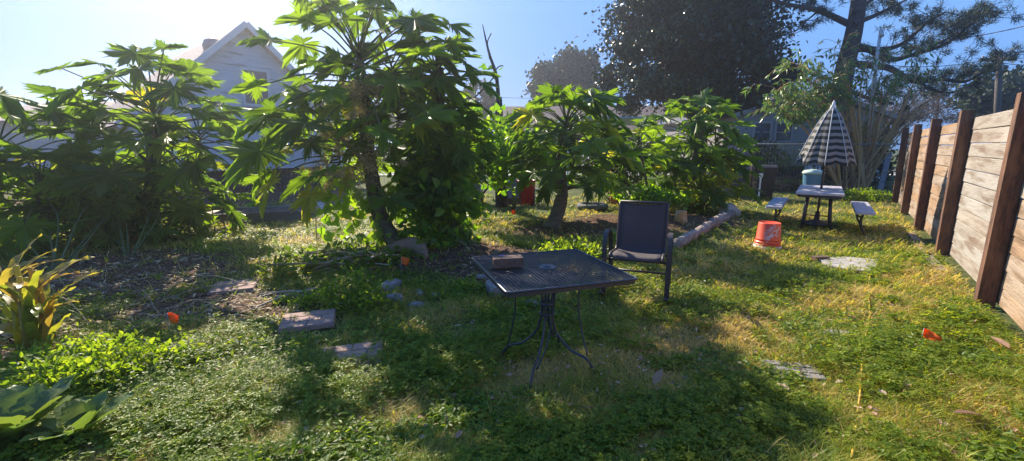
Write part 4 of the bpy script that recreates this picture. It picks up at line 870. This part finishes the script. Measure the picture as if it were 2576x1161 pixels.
# ------------------------------------------------------------------ wheelie bins
def wheelie(loc, rz, h, wd, body, label, name='wheelie_bin', symbol=False, lidm=None):
    rt = empty(name, loc, rz, label, 'bin'); b, t, dp = wd * .42, wd * .5, .86
    mb = MB(); z0, z1 = .07, h * .9
    mb.add([(-b, -b * dp * 1.1, z0), (b, -b * dp * 1.1, z0), (b, b * dp * 1.3, z0), (-b, b * dp * 1.3, z0), (-t, -t * 1.15, z1), (t, -t * 1.15, z1), (t, t * 1.15, z1), (-t, t * 1.15, z1)],
           [(3, 2, 1, 0), (4, 5, 6, 7), (0, 1, 5, 4), (1, 2, 6, 5), (2, 3, 7, 6), (3, 0, 4, 7)])
    mb.box((0, 0, z1 - .03), (wd * 1.06, wd * 1.21, .05), bev=.01); mb.build('body', body, rt)
    mb = MB(); prof = [(-.64, .0), (-.64, .035), (-.5, .075), (0, .105), (.45, .085), (.6, .04), (.6, 0)]
    mb.prism([(y * wd, z) for y, z in prof], -wd * .54, wd * .54, M=Matrix(((0, 0, 1, 0), (1, 0, 0, 0), (0, 1, 0, z1), (0, 0, 0, 1)))); mb.build('lid', lidm or body, rt)
    MB().tube([(-wd * .5, wd * .68, z1 - .01), (wd * .5, wd * .68, z1 - .01)], .017, 8).build('handle', body, rt)
    for s in (-1, 1):
        w_ = MB(); w_.tube([(s * wd * .40, wd * .42, .12), (s * wd * .50, wd * .42, .12)], .12, 18); w_.build('wheel', M_black, rt)
    MB().tube([(-wd * .4, wd * .42, .12), (wd * .4, wd * .42, .12)], .012, 6).build('axle', M_steel, rt)
    if symbol:                               # three chasing arrows
        mb = MB(); yb = -wd * .5 * .98
        for k in range(3):
            a0 = R(90 + 120 * k)
            for (s, e, r0, r1) in ((-.75, .45, .062, .09),):
                pts = [(r0 * math.cos(a0 + u), r0 * math.sin(a0 + u)) for u in np.linspace(s, e, 5)] + [(r1 * math.cos(a0 + u), r1 * math.sin(a0 + u)) for u in np.linspace(e, s, 5)]
                mb.prism(pts, 0, .004)
            mb.prism([(.05 * math.cos(a0 + .45), .05 * math.sin(a0 + .45)), (.077 * math.cos(a0 + .9), .077 * math.sin(a0 + .9)), (.102 * math.cos(a0 + .45), .102 * math.sin(a0 + .45))], 0, .004)
        o = mb.build('recycling_symbol', M_white, rt); o.location = (0, -wd * .53, h * .62); o.rotation_euler = (R(82), 0, 0)
    return rt
bl = g(1921, 500); kb = wheelie(bl, R(-24), .96, .44, M_black, 'black wheeled rubbish bin with lid standing by the brush pile')
mb = MB(); mb.box((0, -.0, .38), (.045, .012, .60), bev=.004); mb.box((0, 0, .68), (.1, .013, .12), bev=.004); o = mb.build('white_strip', M_white, kb); o.location = (-.15, -.232, 0); o.rotation_euler = (R(4), 0, 0)
M_blue = mat('blue_plastic', (.03, .08, .28), .45, noise=[((.05, .12, .32), 4, .4, .7, .5)])
wheelie(Vector((g(1195, 512).x - .1, 11.8, 0)), R(-8), 1.0, .56, M_blue, 'blue recycling bin with white arrow symbol behind the papaya and vines', symbol=True)
cn = empty('rubbish_can', Vector((at(2042, 470, 13.2).x, 13.2, 0)), 0, 'blue rubbish can with pale green lid behind the picnic table', 'bin')
MB().lathe([(.2, .02), (.21, .05), (.255, .68), (.262, .70)], 20).build('body', mat('teal_blue', (.10, .25, .38), .5), cn); MB().lathe([(.275, .69), (.285, .74), (.23, .80), (.05, .83)], 20).build('lid', mat('pale_green', (.45, .58, .50), .6), cn)

# ------------------------------------------------------------------ upturned orange bucket
bk = empty('upturned_bucket', g(1941, 628) + Vector((0, .12, 0)), 0, 'upturned orange plastic bucket with white lettering on the lawn by the picnic table', 'bucket')
M_bk = mat('orange_plastic', (.78, .085, .03), .42, noise=[((.6, .08, .04), 5, .4, .7, .5)], spec=.5)
BR0, BR1, BH = .172, .148, .385
def brad(z): return lerp(BR0, BR1, z / BH)
mb = MB(); mb.lathe([(brad(.03), .03), (brad(.05), .05), (brad(.05) + .01, .052), (brad(.055) + .01, .06), (brad(.09), .064), (brad(.09), .085), (brad(.09) + .012, .088), (brad(.1) + .012, .1), (brad(.1), .104), (brad(.13), .13), (brad(.13) + .005, .133), (brad(.14), .14), (BR1, BH - .01), (BR1 - .006, BH), (BR1 - .012, BH - .012), (.01, BH - .012)], 40)
mb.build('body', M_bk, bk)
MB().lathe([(brad(0) + .012, .0), (brad(0) + .016, .02), (brad(.03) + .008, .038), (brad(.03), .042)], 36).build('rim', mat('white_rim', (.7, .7, .72), .6), bk)
def text_mesh(body, size, shear=0):
    cu = bpy.data.curves.new('lettering', 'FONT'); cu.body = body; cu.size = size; cu.align_x = 'CENTER'; cu.align_y = 'CENTER'; cu.offset = size * .018; cu.space_character = .92
    o = bpy.data.objects.new('tmp', cu); COL.objects.link(o); dg = bpy.context.evaluated_depsgraph_get(); me = bpy.data.meshes.new_from_object(o.evaluated_get(dg)); bpy.data.objects.remove(o); return me
bm = bmesh.new()
for txt, size, cy in (('THE', .045, .072), ('HOME', .098, .012), ('DEPOT', .068, -.062)):
    me = text_mesh(txt, size); b0_ = len(bm.verts); bm.from_mesh(me); bm.verts.ensure_lookup_table()
    for v in bm.verts[b0_:]:
        x = v.co.x; y = v.co.y + cy; x += y * .12 - (.05 if txt == 'THE' else 0); a = R(45 + 180); v.co = Vector((x * math.cos(a) - y * math.sin(a), x * math.sin(a) + y * math.cos(a), 0))
bmesh.ops.triangulate(bm, faces=bm.faces[:])
bmesh.ops.subdivide_edges(bm, edges=[e for e in bm.edges if e.calc_length() > .03], cuts=2)
bmesh.ops.triangulate(bm, faces=bm.faces[:])
for v in bm.verts:
    z = .245 + v.co.y; rr = brad(z) + .0015; a = v.co.x / rr - math.pi / 2 - .72 + .35; v.co = Vector((rr * math.cos(a), rr * math.sin(a), z))
me = bpy.data.meshes.new('lettering'); bm.to_mesh(me); bm.free(); me.materials.append(mat('bucket_print', (.62, .50, .52), .6)); link('lettering', me, bk)
MB().tube([(brad(.1) + .012, 0, .09)] + [((brad(.1) + .02) * math.cos(t), (brad(.1) + .02) * math.sin(t), .09 - .05 * math.sin(t)) for t in np.linspace(.1, 3.04, 14)] + [(-brad(.1) - .012, 0, .09)], .003, 5).build('handle', M_wire, bk)
bk.rotation_euler = (0, R(.5), R(8))

# ------------------------------------------------------------------ mesh table
TC = Vector((.236, 2.88, 0)); TZ = .715; TS = .835; TA = R(18.5)
tb = empty('mesh_table', TC + Vector((0, 0, gh(TC.x, TC.y))), TA, 'square dark metal mesh patio table with curved rod legs', 'table')
mb = MB(); h = TS / 2; r0 = .012
mb.tube([(x, y, TZ) for x, y in rrect(TS, TS, .025, 4)], .0075, 8, closed=True)
mb.bar([(x * .985, y * .985, TZ - .012) for x, y in rrect(TS, TS, .03, 4)] + [(h * .985, h * .985 - .03, TZ - .012)], .035, .006); mb.build('rim', M_steel, tb)
mb = MB(); nW = 34; rr = .0026                 # expanded metal: crossing flattened strands
def strand(a, b): mb.tube([a, b], rr, 3, cap=False, r=.5)
q = h - .012
for k in range(-nW, nW):
    # diamonds: long diagonals, clipped to the square
    for sgn in (1, -1):
        c0 = k * (2 * q / nW) * 1.0; pts = []
        sl = .5 * sgn
        # line y = sl*x + c0
        x0, x1 = -q, q
        def cl(xa): return xa
        ya, yb = sl * x0 + c0, sl * x1 + c0
        lo, hi = -q, q
        if sl != 0:
            xa = (lo - c0) / sl; xb = (hi - c0) / sl; a_, b_ = min(xa, xb), max(xa, xb); x0, x1 = max(x0, a_), min(x1, b_)
        if x1 - x0 > .01: strand((x0, sl * x0 + c0, TZ + .001 * sgn), (x1, sl * x1 + c0, TZ + .001 * sgn))
mb.build('mesh_top', M_steel, tb)
mb = MB(); ring = [(.05 * math.cos(a), .05 * math.sin(a), TZ + .004) for a in np.linspace(0, 2 * math.pi, 24, endpoint=False)]; mb.tube(ring, .006, 6, closed=True); mb.lathe([(.028, TZ - .03), (.028, TZ + .004), (.045, TZ + .006)], 20, cap=False); mb.build('umbrella_hole_ring', mat('grey_ring', (.12, .12, .13), .5), tb)
for k in range(4):
    a = R(45 + 90 * k + 5); c, s = math.cos(a), math.sin(a)
    def rp(r_, z, da=0): return (r_ * math.cos(a + da), r_ * math.sin(a + da), z)
    mb = MB(); mb.tube(bez([rp(.20, TZ - .02), rp(.10, TZ - .06), rp(.045, .56), rp(.035, .42), rp(.07, .27), rp(.17, .16), rp(.27, .12), rp(.32, .06), rp(.34, -.0)], 6), .0085, 8)
    mb.build('leg', M_steel, tb)
    mb = MB(); mb.tube(bez([rp(.30, TZ - .02, .5), rp(.235, .62, .5), rp(.215, .45, .45), rp(.24, .27, .3), rp(.28, .125, .08)], 6), .006, 6); mb.build('brace_rod', M_steel, tb)
mb = MB(); mb.tube([(.045 * math.cos(a), .045 * math.sin(a), .47) for a in np.linspace(0, 2 * math.pi, 16, endpoint=False)], .008, 6, closed=True); mb.tube([(.05 * math.cos(a), .05 * math.sin(a), .40) for a in np.linspace(0, 2 * math.pi, 16, endpoint=False)], .007, 6, closed=True); mb.build('collar', M_steel, tb)
M_brick = mat('old_brick', (.15, .085, .06), .9, noise=[((.09, .06, .05), 14, .4, .7, .8), ((.26, .19, .16), 30, .58, .75, .7)], bump=.8)
tz = TZ + gh(TC.x, TC.y)
p = at(1276, 668, 2.95); mb = MB(); mb.box((0, 0, .034), (.2, .095, .066), bev=.005)
o = mb.build('brick', M_brick); o.location = (-.03, 2.86, tz + .012); o.rotation_euler = (0, 0, R(12)); tag(o, 'single worn brick lying on the mesh table', 'brick')
mb = MB(); mb.lathe([(.03, 0), (.033, .003), (.032, .012), (.02, .014)], 16); o = mb.build('bottle_cap', mat('violet_plastic', (.12, .08, .55), .4)); o.location = (-.07, 3.1, tz + .012); tag(o, 'small violet blue plastic lid near the far left edge of the mesh table', 'lid')
mb = MB()
for k in range(16): a = random.uniform(0, 6.28); x, y = random.uniform(-.35, .38), random.uniform(-.3, .3); l = random.uniform(.03, .09); mb.tube([(x, y, .013), (x + l * math.cos(a), y + l * math.sin(a), .014 + random.uniform(0, .01))], .0016, 4)
o = mb.build('twigs', M_straw); o.location = (TC.x, TC.y, tz); tag(o, 'few dry twigs and stems scattered on the mesh table', 'twigs', kind='stuff')

# ------------------------------------------------------------------ rocking chair (local: front is -y)
M_frame = mat('bronze_frame', (.045, .032, .032), .5, noise=[((.08, .065, .06), 12, .5, .7, .5)], spec=.5); M_sling = mat('sling_fabric', (.07, .05, .05), .8, noise=[((.095, .072, .072), 3, .45, .7, .7), ((.04, .032, .034), 90, .4, .6, .5)], bump=.3, ns=300)
CC = Vector((1.30, 4.50, 0)); CC.z = gh(CC.x, CC.y)
ch = empty('rocking_chair', CC, R(-21), 'brown patio rocking chair with dark sling seat behind the mesh table', 'chair')
w2 = .27
seat = [(.0, -.27, .405), (.0, -.22, .435), (.0, 0, .415), (.0, .15, .395), (.0, .20, .405), (.0, .24, .46), (.0, .31, .67), (.0, .375, .885)]
c = bez([Vector(p) for p in seat], 6)
V = []; nn = 8
for p in c:
    for j in range(nn + 1): u = j / nn * 2 - 1; V.append((u * (w2 - .03), p.y + .012 * (1 - u * u), p.z - .018 * (1 - u * u)))
Fq = [(i * (nn + 1) + j, i * (nn + 1) + j + 1, (i + 1) * (nn + 1) + j + 1, (i + 1) * (nn + 1) + j) for i in range(len(c) - 1) for j in range(nn)]
sl_ = np_mesh('sling', V, Fq, M_sling, [.5] * len(V), ch, world=False, smooth=True); md = sl_.modifiers.new('solid', 'SOLIDIFY'); md.thickness = .006; md.offset = 0
for s in (-1, 1):
    mb = MB(); mb.tube([(s * (w2 - .02), p.y, p.z) for p in c], .014, 8); mb.build('side_rail', M_frame, ch)
    mb = MB(); x = s * (w2 + .035)
    arc = bez([(x, -.25, .0 + .03), (x, -.255, .3), (x, -.25, .52), (x, -.21, .615), (x, -.12, .645), (x, .02, .62), (x, .12, .54), (x, .17, .38), (x, .22, .05)], 7); mb.bar(arc, .045, .022, up=(1, 0, 0)); mb.build('arm_and_legs', M_frame, ch)
    mb = MB(); mb.bar(bez([(x, -.42, .085), (x, -.3, .03), (x, -.05, .0 + .014), (x, .2, .035), (x, .42, .12)], 6), .035, .018, up=(1, 0, 0)); mb.build('rocker', M_frame, ch)
for (e_, y_, z_) in ((-.02, .378, .89), (.03, -.24, .385), (.03, .18, .36), (.03, .2, .16)): MB().tube([(-w2 - e_, y_, z_), (w2 + e_, y_, z_)], .013, 8).build('crossbar', M_frame, ch)

# ------------------------------------------------------------------ arch backed metal garden chair
gc = empty('garden_chair', onG(g(482, 597)) + Vector((0, .2, .04)), R(15), 'thin rusty metal garden chair with round arched back at left', 'chair'); x = .3
arch = [(x * math.cos(t) * 1.08, .22, .40 + .36 * math.sin(t)) for t in np.linspace(0, math.pi, 17)]
MB().tube(arch, .009, 6).tube([(p[0] * .88, .215, .4 + (p[2] - .4) * .86) for p in arch], .006, 6).build('backrest', M_rust, gc)
mb = MB(); mb.box((0, 0, .38), (.56, .42, .015)); mb.build('seat', mat('rusted_seat', (.3, .22, .2), .7, noise=[((.14, .1, .09), 6, .4, .7, .8)]), gc)
for sx in (-1, 1):
    for sy in (-1, 1): MB().tube([(sx * .3, sy * .2, .40), (sx * .31, sy * .23, .0)], .010, 6).build('leg', M_rust, gc)
    MB().tube(bez([(sx * .3, .21, .42), (sx * .31, .05, .55), (sx * .3, -.18, .53), (sx * .3, -.2, .39)], 5), .008, 6).build('armrest', M_rust, gc)
mb = MB(); mb.tube([(-.3, -.21, .12), (.3, -.21, .12)], .006, 5); mb.tube([(-.3, .22, .12), (.3, .22, .12)], .006, 5); mb.tube([(-.3, -.21, .32), (.3, -.21, .32)], .006, 5); mb.build('stretcher', M_rust, gc)
# raised bed
rbp = g(600, 560); rt = empty('raised_bed', (rbp.x, rbp.y + .3, 0), R(20), 'low raised garden bed with thin board edges before the gabled house', 'garden bed')
mb = MB()
for (c_, d) in (((0, -.45, .1), (2.2, .04, .22)), ((0, .45, .1), (2.2, .04, .22)), ((-1.12, 0, .1), (.04, .94, .22)), ((1.12, 0, .1), (.04, .94, .22))): mb.box(c_, d, bev=.003)
mb.build('edge_boards', M_gplank, rt); mb = MB(); mb.box((0, 0, .08), (2.19, .85, .18)); mb.build('soil', mat('bed_soil', (.06, .04, .03), .95, noise=[((.16, .11, .08), 30, .5, .7, .8)], bump=1), rt)
# cardboard sheet
def sheet(name, pxs, m, label, cat, th=.012, wav=.015, seed=1):
    P = [g(x, y) for x, y in pxs]; c0 = sum(P, Vector()) / len(P); n = len(P); r_ = random.Random(seed); mb = MB(); V = []
    ring = []
    for i in range(n):
        a, b = P[i], P[(i + 1) % n]
        for k in range(5): q_ = a.lerp(b, k / 5); ring.append(q_ + Vector((r_.uniform(-.01, .01), r_.uniform(-.01, .01), 0)) - c0)
    top = [p + Vector((0, 0, th + .02 + r_.uniform(0, wav))) for p in ring]; bot = [Vector((p.x, p.y, p.z - .01)) for p in ring]; m_ = len(ring)
    mid = [p * .5 + Vector((0, 0, th + .02 + r_.uniform(0, wav * 1.4))) for p in ring]
    V = top + bot + mid + [Vector((0, 0, th + .02 + wav * .6))]
    Fc = [(i, m_ + i, m_ + (i + 1) % m_, (i + 1) % m_) for i in range(m_)] + [(i, (i + 1) % m_, 2 * m_ + (i + 1) % m_, 2 * m_ + i) for i in range(m_)] + [(2 * m_ + i, 2 * m_ + (i + 1) % m_, 3 * m_) for i in range(m_)]
    mb.add(V, [tuple(reversed(f)) for f in Fc][:m_] + Fc[m_:]); o = mb.build(name, m); o.location = c0; tag(o, label, cat); return o
M_card = mat('grey_cardboard', (.32, .29, .27), .85, noise=[((.22, .19, .18), 4, .4, .7, .7)])
sheet('cardboard_sheet', [(710, 527), (745, 524), (765, 516), (820, 517), (815, 538), (780, 534), (760, 546), (730, 541)], M_card, 'crumpled grey cardboard sheet lying on the lawn before the gabled house', 'cardboard', wav=.07)
sheet('concrete_slab', [(2057, 658), (2120, 652), (2206, 660), (2203, 690), (2140, 686), (2085, 676)], mat('pale_slab', (.40, .37, .34), .8, noise=[((.25, .22, .19), 9, .45, .7, .7)], bump=.5), 'flat pale weathered slab on the lawn near the wooden fence', 'slab', wav=.006, seed=3)
p = g(2062, 656); mb = MB(); mb.box((0, 0, .03), (.2, .1, .06), bev=.005); o = mb.build('brick', M_brick); o.location = p; o.rotation_euler = (0, 0, .1); tag(o, 'reddish brick at the left end of the pale slab', 'brick')
# pavers
M_pav = mat('pink_paver', (.36, .22, .17), .85, noise=[((.25, .16, .13), 22, .45, .65, .8), ((.42, .34, .31), 60, .6, .72, .7)], bump=.5)
def paver(px, py, rz, w_, d, label, m=M_pav, dz=-.022):
    p = g(px, py); rt = MB(); rt.box((0, 0, .018), (w_, d, .034), r=.5)
    nx_, ny_ = 3, 3
    for j in range(ny_):
        off = .5 if j % 2 else 0
        xs_ = sorted(set([0.] + [min(1, max(0, (k + off) / 2)) for k in range(0, 3)] + [1.]))
        for a, b in zip(xs_[:-1], xs_[1:]):
            if b - a < .05: continue
            rt.box(((-.5 + (a + b) / 2) * w_, (-.5 + (j + .5) / ny_) * d, .038), ((b - a) * w_ - .012, d / ny_ - .012, .012), bev=.003)
    o = rt.build('paving_stone', m); o.location = p + Vector((0, 0, dz)); o.rotation_euler = (R(1.5), R(-1), rz); tag(o, label, 'paving stone', 'paving stones of the path'); return o
paver(777, 814, R(18), .42, .33, 'sunlit pink paving stone with a brick pattern beside the small bush', dz=.005); paver(885, 898, R(14), .42, .34, 'shaded brick patterned paving stone in front of the sunlit one')
paver(590, 722, R(20), .42, .36, 'paving stone in the dark shade beside the long grass tuft'); paver(1990, 935, R(-14), .36, .22, 'half buried paving stone in the dry grass near the yellow rope', mat('grey_paver', (.25, .23, .21), .9, noise=[((.15, .14, .12), 20, .4, .7, .8)], bump=.6))
# rocks
M_rock = mat('pale_rock', (.27, .24, .22), .85, noise=[((.16, .12, .1), 8, .4, .65, .8), ((.42, .39, .36), 20, .6, .75, .6)], bump=.7)
for (px, py, sx, sy, sz, lb) in [(985, 728, .24, .14, .12, 'largest pale block shaped rock at the edge of the mulch bed'), (990, 758, .17, .1, .09, 'reddish white rock just below the largest pale rock'), (1044, 771, .15, .09, .05, 'flat white stone alone on the dark ground'),
                                 (1055, 742, .12, .07, .06, 'small pinkish rock between the big rock and the table'), (1096, 752, .08, .09, .07, 'narrow upright grey stone by the weeds'), (1250, 745, .26, .2, .2, 'big rounded brown rock under the left corner of the table'),
                                 (1150, 748, .12, .09, .06, 'small rock left of the big rounded rock'), (1215, 700, .16, .1, .05, 'flat light rock behind the big rounded rock'), (1340, 770, .16, .1, .07, 'dark rock under the middle of the table')]:
    o = MB().rock((0, 0, sz * .3), (sx, sy, sz), seed=px, sub=3).build('rock', M_rock); o.location = g(px, py); o.rotation_euler = (0, 0, px % 3); tag(o, lb, 'rock', 'rocks edging the mulch bed')
o = MB().rock((0, 0, .0), (.28, .12, .06), seed=5, sub=3, amp=.5).build('rock', M_rock); o.location = g(2112, 845); o.rotation_euler = (0, 0, -.5); tag(o, 'flat broken whitish stone in the grass left of the orange flag', 'rock')
# logs edging the right bed
M_log = mat('grey_log', (.26, .2, .16), .9, noise=[((.42, .36, .3), 4, .45, .65, .8), ((.12, .09, .07), 14, .5, .7, .7)], bump=.9, stretch=(1, 5, 5), ns=8)
for (a, b, r_, lb) in [((1700, 628), (1745, 598), .085, 'grey log lying just right of the rocking chair'), ((1742, 603), (1800, 565), .08, 'long weathered log edging the mulch bed'), ((1795, 572), (1838, 548), .1, 'pale log between the long log and the white stump')]:
    A_, B_ = g(*a), g(*b); A_.z += r_ * .7; B_.z += r_ * .7; D_ = B_ - A_; mb = MB(); n = 12
    mb.tube([Vector((D_.length * i / n, .015 * math.sin(i), .01 * math.cos(i * 1.7))) for i in range(n + 1)], [r_ * (1 + .12 * math.sin(i * 2.1) + random.uniform(-.08, .08)) for i in range(n + 1)], 12)
    o = mb.build('log', M_log); o.location = A_; o.rotation_euler = (0, -math.atan2(D_.z, Vector((D_.x, D_.y)).length), math.atan2(D_.y, D_.x)); tag(o, lb, 'log', 'logs edging the right bed')
o = MB().rock((0, 0, .12), (.42, .3, .28), seed=11, sub=3, amp=.5).build('tree_stump', mat('bleached_wood', (.6, .53, .46), .8, noise=[((.4, .33, .27), 6, .4, .7, .8)], bump=.6)); o.location = g(1833, 545); tag(o, 'bleached knobbly stump piece at the far corner of the bed', 'stump')
cs_ = empty('cut_stump', g(1712, 560), 0, 'short cut papaya stump with orange rotting side behind the chair', 'stump'); MB().lathe([(.13, 0), (.11, .08), (.10, .2), (.09, .22), (.03, .17)], 14).build('stump', mat('orange_wood', (.45, .24, .08), .8, noise=[((.6, .5, .38), 8, .45, .7, .8)], bump=.5), cs_)
rr_ = MB(); rr_.tube(bez([g(960, 640) + Vector((0, 0, .05)), g(1040, 636) + Vector((0, 0, .1)), g(1075, 650) + Vector((0, 0, .02))], 5), [.05, .06, .08, .1, .11, .12, .11, .1, .08, .05, .03], 10)
tag(rr_.build('cut_log', mat('orange_log', (.3, .17, .1), .85, noise=[((.2, .14, .1), 8, .4, .7, .8)], bump=.7)), 'orange brown cut log lying at the foot of the tallest papaya', 'log')
# brush pile behind the bins
bp_ = empty('brush_pile', g(1890, 485), 0, 'heap of reddish brown brush and canes left of the black bin', 'brush pile'); mb = MB()
for k in range(170):
    cx = random.choice((1870, 1900, 1960, 2000)); p = g(cx + random.gauss(0, 18), 480) + Vector((random.gauss(0, .25), random.gauss(0, .25), abs(random.gauss(.0, .2)))); a = random.uniform(0, 3.14); d = Vector((math.cos(a), math.sin(a), random.uniform(-.3, .3))) * random.uniform(.2, .6)
    mb.tube(bez([p - d, p + Vector((0, 0, .08)), p + d], 3), random.uniform(.005, .011), 4)
mb.build('canes', mat('red_cane', (.25, .13, .07), .8, rnd=[(.14, .07, .045), (.28, .15, .08), (.4, .26, .15)]), bp_, True)
# planks leaning at the fence end
for (x0, y0, x1, y1, lb) in ((2214, 478, 2238, 385, 'grey board leaning against the far end of the wooden fence'), (2226, 470, 2218, 392, 'second weathered board crossing behind the leaning one')):
    a, b = g(x0, y0), A(x1, y1, g(x0, y0).y + .3); mb = MB(); mb.bar([a, b], .16, .03, up=(.9, -.4, 0)); o = mb.build('leaning_board', M_gplank); tag(o, lb, 'board')
# things near the dead tree
fc = empty('folding_chair', g(1288, 520) , R(15), 'old folding chair with a grey board leaning on it by the dead tree', 'chair')
mb = MB(); mb.box((0, .1, .42), (.40, .03, .5), Matrix.Rotation(R(-16), 3, 'X'), bev=.006); mb.build('back_board', mat('grey_board', (.24, .25, .30), .7), fc)
for s in (-1, 1): MB().tube([(s * .22, -.05, 0), (s * .22, .22, .85)], .013, 6).tube([(s * .22, .28, 0), (s * .22, .0, .45)], .013, 6).build('leg', M_black, fc)
mb = MB(); mb.box((0, -.06, .13), (.44, .03, .16), Matrix.Rotation(R(-16), 3, 'X')); mb.build('lower_slat', M_rust, fc)
cr = empty('red_crate', g(1324, 517) + Vector((0, .2, 0)), R(-6), 'big red plastic tub standing next to the grey cinder block', 'tub')
mb = MB(); mb.lathe([(.19, .0), (.2, .03), (.235, .56), (.25, .57), (.25, .62), (.235, .62), (.225, .57), (.18, .05)], 24); mb.build('body', mat('red_plastic', (.5, .025, .02), .4, noise=[((.35, .02, .02), 5, .4, .7, .5)]), cr)
cb = empty('cinder_block', g(1352, 517) + Vector((0, .1, 0)), R(10), 'grey hollow cinder block standing on end beside the red tub', 'block'); mb = MB()
for (c_, d) in (((-.085, 0, .2), (.03, .19, .4)), ((.085, 0, .2), (.03, .19, .4)), ((0, 0, .015), (.139, .185, .03)), ((0, 0, .2), (.139, .185, .03)), ((0, 0, .385), (.139, .185, .03))): mb.box(c_, d)
mb.build('block', mat('cinder', (.30, .29, .29), .95, bump=.6), cb)
ob = empty('orange_barrel', Vector((at(1555, 450, 12.0).x, 12.0, 0)), 0, 'orange ribbed barrel partly hidden behind papaya leaves', 'barrel'); mb = MB(); mb.lathe([(.2, 0)] + [(.22 + .012 * math.sin(k * 1.6), .05 + k * .06) for k in range(14)] + [(.18, .92)], 20); mb.build('barrel', mat('orange_barrel', (.55, .2, .04), .6), ob)
mb = MB(); mb.tube([(0, 0, -.05), (.05, 0, 1.25)], .035, 8); o = mb.build('white_post', M_white); o.location = (at(1475, 500, 11.6).x, 11.6, 0); tag(o, 'thin pale post behind the middle papaya by the wire fence', 'post')
ot = MB(); ot.tube([(.3 * math.cos(a), .3 * math.sin(a), .08) for a in np.linspace(0, 2 * math.pi, 28, endpoint=False)], .075, 10, closed=True); o = ot.build('old_tyre', mat('dusty_rubber', (.10, .10, .09), .8, noise=[((.25, .25, .2), 5, .5, .7, .6)])); o.location = g(1490, 528) + Vector((0, 0, .0)); tag(o, 'dusty grey tyre lying in the bed behind the middle papaya', 'tyre')
# orange marker flags
def flag(px, py, z, rz, label, s=1):
    p = g(px, py, z); rt = empty('marker_flag', (p.x, p.y, gh(p.x, p.y)), rz, label, 'flag', 'orange marker flags'); H = z + .04
    MB().tube([(0, 0, -.05), (.01, 0, H)], .0022, 5).build('stake', M_wire, rt); V = []; nn = 6
    for i in range(nn + 1):
        for j in range(nn + 1): u, v = i / nn, j / nn; V.append((.012 + u * .09 * s * (1 - .25 * v), .018 * math.sin(u * 5 + v * 2), H - (v * .085 + .035 * u * (1 + .4 * math.sin(v * 3))) * s))
    Fq = [(i * (nn + 1) + j, i * (nn + 1) + j + 1, (i + 1) * (nn + 1) + j + 1, (i + 1) * (nn + 1) + j) for i in range(nn) for j in range(nn)]
    o = np_mesh('flag_sheet', V, Fq, M_orange, [.5] * len(V), rt, world=False, smooth=True); md = o.modifiers.new('s', 'SOLIDIFY'); md.thickness = .0012
flag(418, 800, .2, R(25), 'orange marker flag in the dark soil behind the lower left weeds', .8); flag(1008, 655, .22, R(40), 'small orange marker flag in front of the tallest papaya'); flag(1286, 532, .22, R(30), 'orange marker flag on the far lawn before the folding chair')
flag(2318, 838, .09, R(-42), 'tilted orange marker flag in the grass close to the wooden fence', 1.15); flag(340, 545, .2, R(20), 'tiny orange marker flag left of the arched garden chair')
# yellow rope
pts = [g(x, y) + Vector((0, 0, .022)) for x, y in ((2190, 690), (2183, 740), (2187, 800), (2176, 860), (2168, 920), (2163, 990), (2156, 1050), (2148, 1110), (2140, 1170))]
mb = MB(); c = bez(pts, 10); mb.tube([p + Vector((0, 0, .02 * math.sin(i * .5))) for i, p in enumerate(c)], .0065, 6); tag(mb.build('yellow_rope', mat('yellow_rope', (.5, .33, .03), .7, noise=[((.2, .12, .03), 60, .45, .6, .8)])), 'old yellow rope running through the grass towards the pale slab', 'rope')
# fallen leaves
M_fl = mat('fallen_leaf', (.3, .17, .11), .8, rnd=[(.2, .11, .07), (.36, .22, .14), (.5, .38, .27)], trans=(.15, (1, 1, 1)))
for (px, py, s, lb) in [(1997, 1016, .10, 'large flat brown leaf lying in the shaded grass'), (2470, 1065, .13, 'curled brown leaf at the lower right'), (2540, 900, .12, 'reddish brown leaf at the foot of the wooden fence'), (1645, 985, .09, 'curled pale leaf on the shaded grass below the chair'), (1150, 700 + 435, .06, 'small dry leaf near the bottom centre'), (2080, 775, .07, 'small tan leaf on the sunny lawn'), (1590, 800, .05, 'yellow brown leaf just left of the chair shadow')]:
    p = g(px, py); n = 7 if s > .07 else 1; V, Fa, rr = scat_arrays(OVAL, [(random.gauss(0, s * .3), random.gauss(0, s * .3), .045 + random.uniform(0, .03)) for _ in range(1)], rdir(1) * [[1, 1, .2]], rdir(1) * .3 + np.array([[0, 0, 1.]]), [s * 1.3], [random.random()])
    o = np_mesh('fallen_leaf', V, Fa, M_fl, rr); o.location = p; tag(o, lb, 'leaf', 'fallen leaves on the lawn')
x, y = screen_pts(900, 100, 2700, 640, 1250); k_ = in_lawn(x, y); x, y = x[k_], y[k_]; n = len(x)
tag(scatter('fallen_leaves', OVAL, np.stack([x, y, ghn(x, y) + .04], 1), rdir(n) * np.array([1, 1, .3]), rdir(n) * .6 + np.array([0, 0, 1]), rng.uniform(.02, .055, n), rng.random(n), M_fl), 'small dry fallen leaves strewn over the lawn', 'leaves', kind='stuff')

# ------------------------------------------------------------------ scattering air box, added to stand in for lens glare
hz = MB(); hz.box((0, 80, 6.25), (330, 290, 15.5)); m = bpy.data.materials.new('veil_air'); m.use_nodes = True; N = m.node_tree.nodes; N.clear()
vo = N.new('ShaderNodeVolumePrincipled'); vo.inputs['Color'].default_value = (.9, .92, 1, 1); vo.inputs['Density'].default_value = .0031; vo.inputs['Anisotropy'].default_value = .8
ou = N.new('ShaderNodeOutputMaterial'); m.node_tree.links.new(vo.outputs[0], ou.inputs['Volume'])
tag(hz.build('veil', m), 'thin bright haze of scattering air added in place of lens glare', 'veil', kind='stuff')
sc.cycles.volume_bounces = 0
